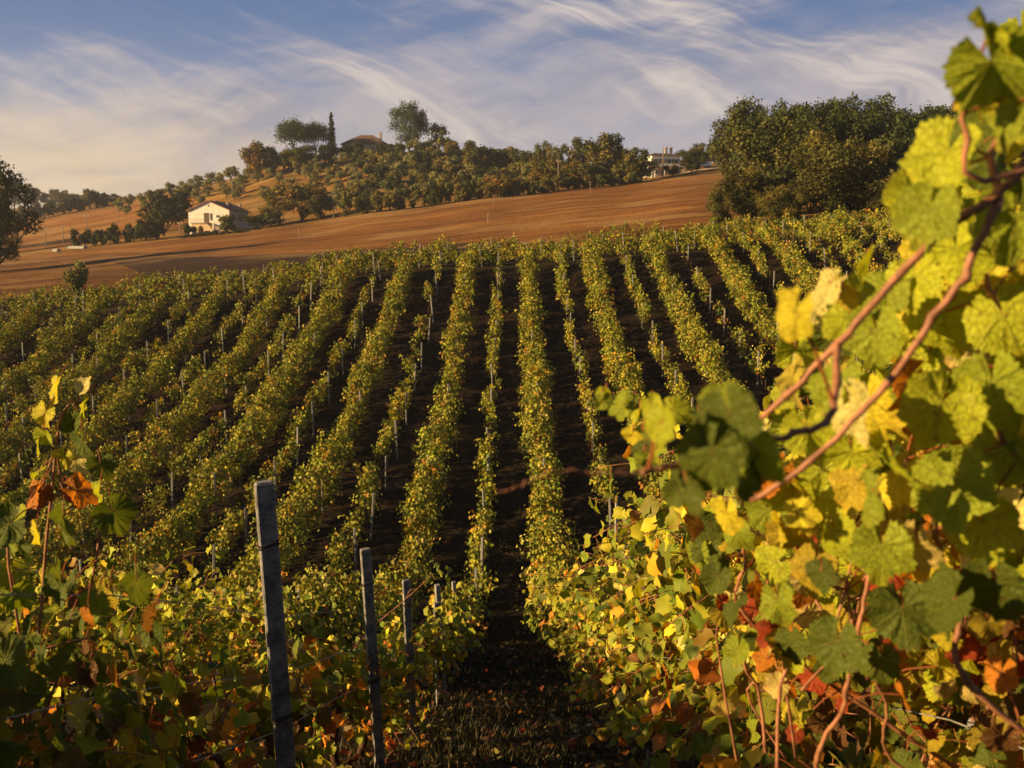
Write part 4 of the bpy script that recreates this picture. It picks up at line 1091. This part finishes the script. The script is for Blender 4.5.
def close_shoots():
    """long shoots that reach from the nearest vine into the aisle, close to the camera"""
    r = empty('grapevine', (0, 0, 0), 0, 'nearest grapevine with big sunlit leaves and two long bare reddish canes across them', 'grapevine', GR)
    gx, gy = 1.30, 1.05
    gz = g(gx, gy)
    b = MB(); b.tube(curve([(gx, gy, gz-.08), (gx+.05, gy, gz+.3), (gx-.03, gy+.04, gz+.6), (gx, gy, gz+.85)], 9), np.linspace(.04, .026, 9), 8); b.build('trunk', M['bark'], r, smooth=True)
    head = np.array([gx, gy, gz+.85])
    CP = []
    def cane(pix, r0, r1, frm=None, n=44):
        pts = [at(*p) for p in pix]
        if frm is not None: pts = [np.array(frm)] + pts
        P = curve(pts, n)
        P = P + rng.normal(0, .0012, P.shape); CP.append(P)
        k = np.linspace(r0, r1, n)*(1 + .30*(np.arange(n) % 6 == 0) + rng.normal(0, .04, n))
        q = MB(); q.tube(P, k, 8); q.build('cane', M['cane'], r, smooth=True)
        return P
    c1 = cane([(1120, 118, 1.12), (1000, 192, 1.10), (930, 243, 1.10), (850, 330, 1.12), (788, 393, 1.15), (735, 440, 1.2)], .0058, .0036, (1.2, 1.05, .1))
    c2 = cane([(1060, 120, 1.14), (995, 210, 1.10), (962, 282, 1.10), (930, 322, 1.11), (880, 392, 1.12), (800, 470, 1.15), (748, 500, 1.18)], .0055, .0034, (1.25, 1.06, .15))
    c3 = cane([(830, 415, 1.02), (770, 440, 1.0), (700, 458, .97), (640, 474, .95)], .0044, .0030, tuple(c1[30]))
    c4 = cane([(600, 474, .94), (556, 471, .93), (520, 486, .92), (500, 492, .92)], .0015, .0007, tuple(c3[-1]))
    c5 = cane([(985, 180, 1.06), (968, 140, 1.05), (962, 112, 1.05)], .0036, .0026, tuple(c1[6]), 10)
    c6 = cane([(836, 800, 1.65), (846, 700, 1.6), (862, 610, 1.6), (880, 540, 1.6), (905, 460, 1.6)], .0046, .0030, (1.1, 1.6, -1.3))
    c7 = cane([(905, 770, 1.9), (885, 700, 1.85), (858, 640, 1.8), (846, 590, 1.8)], .0040, .0024, (1.2, 1.8, -1.15))
    c8 = cane([(985, 700, 1.5), (960, 610, 1.5), (942, 560, 1.5), (925, 470, 1.5)], .0055, .004, (1.25, 1.5, -1.05))
    c9 = cane([(1040, 470, 1.3), (1008, 400, 1.3), (1000, 330, 1.3), (975, 240, 1.28)], .0050, .0034, (1.2, 1.2, -.5))
    c10 = cane([(770, 640, 2.1), (745, 560, 2.05), (750, 520, 2.0), (790, 490, 1.95)], .005, .003, (1.3, 2.1, -1.35))
    c11 = cane([(1015, 640, 1.9), (1000, 600, 1.85), (1010, 520, 1.8)], .006, .004, (1.25, 1.9, -1.2))
    for _ in range(14):
        px = random.uniform(720, 1030); py = random.uniform(570, 700); d = random.uniform(1.7, 2.6); q_ = random.gauss(0, 40)
        cane([(px + q_, py + random.uniform(60, 150), d), (px + q_*.4 + random.gauss(0, 12), py + 30, d + random.gauss(0, .05)), (px, py, d), (px - q_*.5 + random.gauss(0, 15), py - random.uniform(30, 90), d + random.gauss(0, .08))], random.uniform(.003, .005), random.uniform(.0016, .0026), None, 12)
    lv = Leaves()
    tv = {k: np.array(PAL[k]) for k in PAL}
    def hero(px, py, d, wpx, col, ang=None, tilt=.5, jit=.25):
        """leaf whose middle shows at px,py; ang = where the tip points in the picture, degrees from straight down, + to the right"""
        s = 0.80*wpx/1000.0*d/0.95
        a = R(ang if ang is not None else random.gauss(0, 40))
        mid = np.array([math.sin(a), random.gauss(0, .25), -math.cos(a)])
        nor = norm(np.array([-.35, -.75, .38])*(1-tilt) + SUNV*tilt + rng.normal(0, jit, 3))
        c = at(px, py, d)
        base = c - norm(mid)*s*.25
        allp = np.concatenate(CP); dd = np.linalg.norm(allp-base, axis=1); j = int(dd.argmin())
        back = allp[j] if dd[j] < .12 else base + np.array([.006, .03, .012])
        cl = (tv[col] if isinstance(col, str) else np.array(col))*math.exp(random.gauss(0, .10))
        lv.add(base, mid, nor, s, cl, back, .0017)
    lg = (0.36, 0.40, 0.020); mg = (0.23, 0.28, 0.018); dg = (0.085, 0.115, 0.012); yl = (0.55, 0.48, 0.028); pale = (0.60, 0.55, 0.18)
    for a in (
        # top right
        (938, 170, 1.12, 92, lg, -25), (925, 225, 1.10, 78, mg, -15), (1000, 78, 1.0, 100, mg, 40), (985, 165, 1.22, 105, dg, 10), (1016, 120, 1.05, 95, mg, -20),
        (1012, 235, 1.2, 90, mg, -10), (1000, 40, .98, 70, lg, 60), (975, 95, 1.06, 62, yl, -60), (905, 205, 1.18, 60, lg, -30), (960, 265, 1.25, 84, lg, 20),
        (1010, 330, 1.25, 90, lg, 15), (915, 290, 1.3, 70, lg, -10), (880, 300, 1.32, 66, mg, -35), (945, 330, 1.35, 86, lg, 5), (985, 300, 1.35, 76, yl, 30),
        # shoulder
        (823, 292, 1.35, 50, pale, -40), (846, 300, 1.38, 44, 'gold', 20), (791, 322, 1.0, 62, yl, -12), (866, 268, 1.4, 42, lg, -20), (838, 325, 1.4, 52, lg, -50), (875, 345, 1.3, 72, mg, 0),
        (905, 392, 1.3, 64, 'orange', -30), (862, 420, 1.24, 78, pale, 10), (935, 420, 1.25, 96, lg, -15), (995, 400, 1.25, 90, mg, 10), (1010, 460, 1.3, 90, mg, -20),
        (830, 390, 1.3, 70, mg, -30), (812, 440, 1.3, 64, lg, 20), (955, 500, 1.28, 100, mg, -10), (900, 470, 1.22, 84, lg, 30), (985, 540, 1.3, 90, lg, 10), (870, 505, 1.25, 70, mg, -10),
        # dark leaves nearest the camera at the end of the short cane
        (735, 428, .93, 82, dg, 15), (705, 468, .92, 84, dg, -20), (662, 432, .93, 56, lg, -5), (768, 462, .95, 70, mg, 40), (690, 495, .95, 66, dg, 10), (745, 480, .97, 66, dg, -10), (722, 395, .98, 52, mg, 160),
        (618, 408, 1.6, 34, mg, -60), (640, 415, 1.6, 32, dg, 20), (655, 455, 1.5, 32, lg, -10), (634, 440, 1.55, 28, yl, 10),
        # lower right: rusty leaves, and the shade put into dark greens
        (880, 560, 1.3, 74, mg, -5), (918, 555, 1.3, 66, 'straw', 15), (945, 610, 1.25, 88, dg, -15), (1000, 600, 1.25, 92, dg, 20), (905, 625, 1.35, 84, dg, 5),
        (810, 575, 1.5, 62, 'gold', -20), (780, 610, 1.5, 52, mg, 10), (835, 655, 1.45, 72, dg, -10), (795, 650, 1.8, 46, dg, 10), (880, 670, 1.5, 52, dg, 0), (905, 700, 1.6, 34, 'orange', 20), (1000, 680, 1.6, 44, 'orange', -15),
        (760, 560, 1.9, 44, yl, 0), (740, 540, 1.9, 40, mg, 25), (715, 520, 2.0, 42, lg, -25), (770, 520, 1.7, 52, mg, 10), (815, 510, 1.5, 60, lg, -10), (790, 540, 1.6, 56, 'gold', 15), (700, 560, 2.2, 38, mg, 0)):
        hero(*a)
    # filling between them, a little further back
    def inside(poly, x, y):
        c = False; j = len(poly)-1
        for i in range(len(poly)):
            (xi, yi), (xj, yj) = poly[i], poly[j]
            if (yi > y) != (yj > y) and x < (xj-xi)*(y-yi)/(yj-yi)+xi: c = not c
            j = i
        return c
    def fill(poly, n, d0, d1, s0, s1, cols):
        xs, ys_ = [p[0] for p in poly], [p[1] for p in poly]; k = 0
        while k < n:
            px, py = random.uniform(min(xs), max(xs)), random.uniform(min(ys_), max(ys_))
            if not inside(poly, px, py): continue
            d = random.uniform(d0, d1)
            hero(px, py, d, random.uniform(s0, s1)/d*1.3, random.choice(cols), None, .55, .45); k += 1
    fill([(945, 200), (965, 120), (1000, 60), (1060, 20), (1060, 400), (900, 380), (890, 300)], 80, 1.35, 1.9, 52, 90, (lg, lg, lg, mg, yl, dg))
    fill([(594, 398), (650, 395), (700, 420), (700, 500), (640, 500), (620, 450)], 20, 1.35, 1.7, 24, 38, (dg, dg, mg, lg))
    fill([(800, 320), (870, 290), (1060, 330), (1060, 600), (800, 580), (720, 520), (770, 430)], 200, 1.4, 2.3, 46, 88, (lg, lg, mg, yl, yl, pale, 'gold', 'orange', dg))
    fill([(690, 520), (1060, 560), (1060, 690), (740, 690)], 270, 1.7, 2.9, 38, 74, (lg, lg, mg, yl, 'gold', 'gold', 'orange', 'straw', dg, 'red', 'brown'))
    fill([(760, 670), (1060, 660), (1060, 800), (800, 800)], 80, 1.9, 2.9, 38, 70, (dg, dg, dg, 'brown', 'brown', 'orange', 'red', 'gold', 'straw'))  # lowest leaves: rusty ones, with the shade down here put into darker tints
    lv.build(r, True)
close_shoots()

def left_shoot():
    r = empty('grapevine', (0, 0, 0), 0, 'grapevine at the picture edge with one tall upright shoot carrying orange leaves', 'grapevine', GL)
    x, y = -1.55, 3.0
    gz = g(x, y)
    b = MB(); b.tube(curve([(x, y, gz-.08), (x+.04, y, gz+.3), (x-.03, y+.04, gz+.55), (x, y, gz+.8)], 9), np.linspace(.035, .024, 9), 8); b.build('trunk', M['bark'], r, smooth=True)
    head = (x, y, gz+.8)
    def cane(pix, r0, r1, frm, n=18):
        P = curve([np.array(frm)] + [at(*p) for p in pix], n)
        q = MB(); q.tube(P, np.linspace(r0, r1, n), 7); q.build('cane', M['cane'], r, smooth=True); return P
    c1 = cane([(42, 600, 3.0), (46, 545, 3.0), (52, 490, 3.0), (57, 440, 3.0), (62, 415, 3.0), (74, 398, 3.0)], .0056, .0028, head)
    cane([(40, 490, 3.0), (30, 492, 2.98)], .003, .002, c1[11], 6); cane([(62, 490, 3.0), (72, 482, 2.98)], .003, .002, c1[11], 6)
    cane([(80, 620, 2.9), (96, 560, 2.85), (100, 520, 2.85)], .005, .003, head, 12); cane([(20, 640, 2.8), (8, 560, 2.8), (12, 520, 2.8)], .005, .003, head, 12)
    lv = Leaves(); tv = {k: np.array(PAL[k]) for k in PAL}
    lg = (0.34, 0.39, 0.020); mg = (0.20, 0.26, 0.018); dg = (0.085, 0.12, 0.014); yl = (0.55, 0.50, 0.035); pale = (0.64, 0.58, 0.20)
    def hero(px, py, d, wpx, col, ang, tilt=.5):
        s = (.95 if py < 540 else .74)*wpx/1000.0*d/.95; a = R(ang)
        mid = np.array([math.sin(a), random.gauss(0, .3), -math.cos(a)]); nor = norm(np.array([-.2, -.8, .3])*(1-tilt) + SUNV*tilt + rng.normal(0, .3, 3))
        base = at(px, py, d) - norm(mid)*s*.25
        lv.add(base, mid, nor, s, tv[col] if isinstance(col, str) else np.array(col), base - norm(mid)*.06 + np.array([.01, .02, .01]), .0018)
    for a in ((56, 393, 3.0, 27, yl, -10), (86, 383, 3.0, 20, pale, 150), (82, 412, 3.0, 28, lg, -20), (43, 418, 3.0, 28, yl, -30), (48, 440, 3.0, 26, lg, 10), (74, 428, 3.0, 30, dg, 0), (38, 447, 3.0, 20, lg, -15),
              (86, 448, 2.95, 32, dg, 20), (36, 474, 3.0, 16, lg, -50), (64, 462, 3.0, 24, yl, -10), (78, 466, 3.0, 24, pale, 20), (86, 494, 2.9, 38, 'orange', 60), (70, 500, 2.95, 20, 'red', 20), (32, 500, 2.9, 32, 'orange', -25), (42, 498, 2.9, 24, 'brown', 10),
              (38, 535, 2.9, 26, yl, 0), (66, 530, 2.8, 46, dg, 10), (100, 500, 2.8, 30, lg, 0), (104, 470, 2.9, 28, dg, 30), (20, 520, 2.8, 26, lg, -20), (12, 548, 2.7, 30, mg, 10), (118, 520, 2.7, 42, dg, 20),
              (60, 595, 2.4, 52, dg, -10), (22, 600, 2.4, 46, mg, 20), (140, 590, 2.4, 56, dg, 10), (150, 620, 2.3, 46, 'brown', -20), (95, 610, 2.4, 44, mg, 0), (88, 618, 2.3, 26, 'orange', 10), (130, 650, 2.3, 60, dg, 5), (40, 660, 2.3, 54, dg, -10),
              (118, 680, 2.3, 34, 'orange', 10), (140, 690, 2.3, 40, 'gold', -20), (105, 700, 2.4, 36, mg, 10), (150, 740, 2.3, 40, dg, 0), (60, 740, 2.3, 50, dg, 10), (180, 660, 2.6, 40, dg, -10), (20, 720, 2.4, 44, dg, 0), (190, 730, 2.6, 38, mg, 10)):
        hero(*a)
    for _ in range(60):
        px = random.uniform(-40, 190); py = random.uniform(max(500, 560 + (px-60)*.55), 790)
        d = random.uniform(2.5, 3.2)
        hero(px, py, d, random.uniform(26, 46), random.choice((mg, dg, dg, dg, lg, 'brown', 'gold')), random.gauss(0, 40), .4)
    lv.build(r, True)
left_shoot()

# ------------------------------------------------------------------ near posts and wires
def near_post(x, y, h, w, d, rz, lean, label, ties=(0.42, 0.85)):
    r = empty('concrete_post', (x, y, g(x, y)), 0, label, 'post', 'concrete posts of the near row left of the aisle')
    r.rotation_euler = (lean[1], lean[0], rz)
    link('shaft', post_mesh('shaft', w, d, h, .006), M['concrete'], r)
    for t in ties:
        b = MB(); z = h*t
        for i in range(2):
            b.tube([(-w/2-.004, -d/2-.004, z+.012*i), (w/2+.004, -d/2-.004, z+.02+.012*i), (w/2+.004, d/2+.004, z+.01+.012*i), (-w/2-.004, d/2+.004, z+.012*i), (-w/2-.004, -d/2-.004, z+.012*i)], .0035, 5)
        b.build('wire_tie', M['wire_dark'], r)
NP = []
for i, (px, py, Y, w, lab) in enumerate(((263, 480, 4.4, .084, 'tall grey concrete post, nearest and largest of the row left of the aisle'),
                             (364, 547, 7.5, .080, 'second grey concrete post, leaning, with two wire ties, left of the aisle'),
                             (405, 579, 10.3, .082, 'third grey concrete post down the row left of the aisle'),
                             (436, 602, 14.7, .090, 'fourth and shorter looking concrete post down the row, amid leaves'),
                             (454.5, 603, 19.3, .088, 'fifth small concrete post far down the row left of the aisle'),
                             (462, 599, 22.3, .085, 'last small concrete post of the row, at the valley floor'))):
    p = at(px, py, Y)
    h = p[2] - g(p[0], p[1])
    tilt = (-.045, -.05, -.035, -.02, -.02, 0)[i]
    near_post(p[0] - math.sin(tilt)*h, Y, h, w, w*.62, R(22), (tilt, 0.02), lab)
    NP.append((p[0]-math.sin(tilt)*h, Y))
b = 0
for px, py, Y, h, lab in ((981, 724, 2.5, .98, 'short dark stake low among the nearest leaves'), (648, 752, 6.9, 1.0, 'pale thin stake under the vines right of the aisle'), (662, 757, 6.6, .95, 'grey thin stake close to the pale one under the vines'), (617, 497, 24, None, 'grey post sticking out above leaves where aisle vines meet the big leaves')):
    p = at(px, py, Y); hh = p[2]-g(p[0], p[1])
    me = post_mesh('vine_stake', (.055 if Y < 4 else .02) if Y < 10 else .08, (.05 if Y < 4 else .02) if Y < 10 else .07, hh, .006); me.materials.append(M['far_post'])
    o = bpy.data.objects.new('vine_stake', me); C.objects.link(o); o.location = (p[0], Y, g(p[0], p[1])); o.rotation_euler = (0, 0, .4)
    tag(o, lab, 'stake', 'stakes in the near rows')
def wire(x, hts, ys, label):
    for h, lb in hts:
        b = MB(); pts = []
        for y in ys:
            pts.append((x + 0.01*math.sin(y*2.1), y, g(x, y) + h - 0.015*math.sin(y*1.7)))
        b.tube(pts, .0022, 5, False)
        tag(b.build('trellis_wire', M['wire'], None, smooth=True), lb + label, 'wire', 'trellis wires of the near rows')
wire(-1.17, ((.72, 'lower'), (1.02, 'middle'), (1.32, 'upper')), np.arange(2.2, 24, .6), ' steel wire strung along the grey posts left of the aisle')
wire(1.12, ((.92, 'lower'), (1.45, 'upper')), np.arange(1.2, 24, .6), ' steel wire strung through the leaves right of the aisle')
# the red cane leaning out by the third post
b = MB(); b.tube(curve([at(340, 662, 8.6), at(372, 628, 8.7), at(405, 600, 8.8), at(432, 575, 8.9)], 12), np.linspace(.009, .004, 12), 6)
r_ = empty('bare_cane', (0, 0, 0), 0, 'bare reddish cane crossing the third grey post of the near row', 'cane')
b.build('stem', M['cane'], r_, smooth=True)
b = MB(); b.tube([at(405, 600, 8.8), at(410, 590, 8.78), at(418, 588, 8.76)], [.004, .003, .0015], 5); b.build('side_twig', M['cane'], r_, smooth=True)

# ------------------------------------------------------------------ grass of the aisle and under the near rows
def grass():
    n = 42000
    Y = 3.5 + 40*rng.random(n)**1.6
    X = rng.normal(0.1, 1.9, n)*(0.75+Y*.02)
    keep = (vnoise(X, Y, 1.1, 21) + vnoise(X, Y, .35, 22)) > -.25
    X, Y = X[keep], Y[keep]; n = len(X)
    Z = ground(X, Y)
    h = rng.uniform(.03, .15, n)*(1+.8*vnoise(X, Y, 1.6, 23)); wd = rng.uniform(.004, .009, n)*(1+Y*.05)
    a = rng.uniform(0, 6.28, n); bx, by = np.cos(a), np.sin(a); ln = rng.uniform(.2, .9, n)*h
    la = rng.uniform(0, 6.28, n)
    V = np.empty((n, 3, 3))
    V[:, 0] = np.column_stack([X-bx*wd, Y-by*wd, Z-.01]); V[:, 1] = np.column_stack([X+bx*wd, Y+by*wd, Z-.01]); V[:, 2] = np.column_stack([X+np.cos(la)*ln, Y+np.sin(la)*ln, Z+h])
    cols = np.array([(0.016, 0.020, 0.005), (0.024, 0.024, 0.007), (0.035, 0.027, 0.010), (0.055, 0.04, 0.016)])[rng.integers(0, 4, n)]
    me = np_mesh('grass', V.reshape(-1, 3), np.arange(n*3).reshape(-1, 3), np.repeat(cols, 3, 0))
    tag(link('grass', me, M['vine_far']), 'short dry grass in the aisle between the near vine rows', 'grass', None, 'stuff')
grass()

def litter():
    n = 1900
    Y = 3.0 + 36*rng.random(n)**1.5; side = rng.random(n)
    X = np.where(side < .4, 1.1, np.where(side < .75, -1.3, 0.1)) + rng.normal(0, .45, n)
    P = np.column_stack([X, Y, ground(X, Y) + rng.uniform(.01, .05, n)])
    nor = norm(np.array([0, 0, 1.0]) + rng.normal(0, .35, (n, 3))); mid = norm(rng.normal(size=(n, 3))*np.array([1, 1, .2]))
    cols = np.array([PAL['brown'], PAL['brown'], PAL['orange'], PAL['straw'], PAL['red']])[rng.integers(0, 5, n)]*rng.uniform(.2, .55, (n, 1))
    tag(link('fallen_leaves', leaf_mesh('fallen_leaves', P, mid, nor, rng.uniform(.06, .11, n), cols, BLADE), M['vine_far']), 'dry fallen vine leaves scattered along the rows and the aisle', 'fallen leaves', None, 'stuff')
litter()

# ------------------------------------------------------------------ air
def haze():
    m, T = new_mat('evening_haze')
    v = T.new('ShaderNodeVolumePrincipled')
    v.inputs['Color'].default_value = (0.80, 0.84, 0.95, 1); v.inputs['Density'].default_value = HAZE
    v.inputs['Anisotropy'].default_value = 0.3
    finish(T, None, v.outputs[0])
    b = MB(); b.box(-1560, 1560, -90, 1660, float(GZ.min())-1.5, 85)
    tag(b.build('haze', m), 'thin evening haze over the fields', 'haze', None, 'stuff')
HAZE = 0.0002
haze()
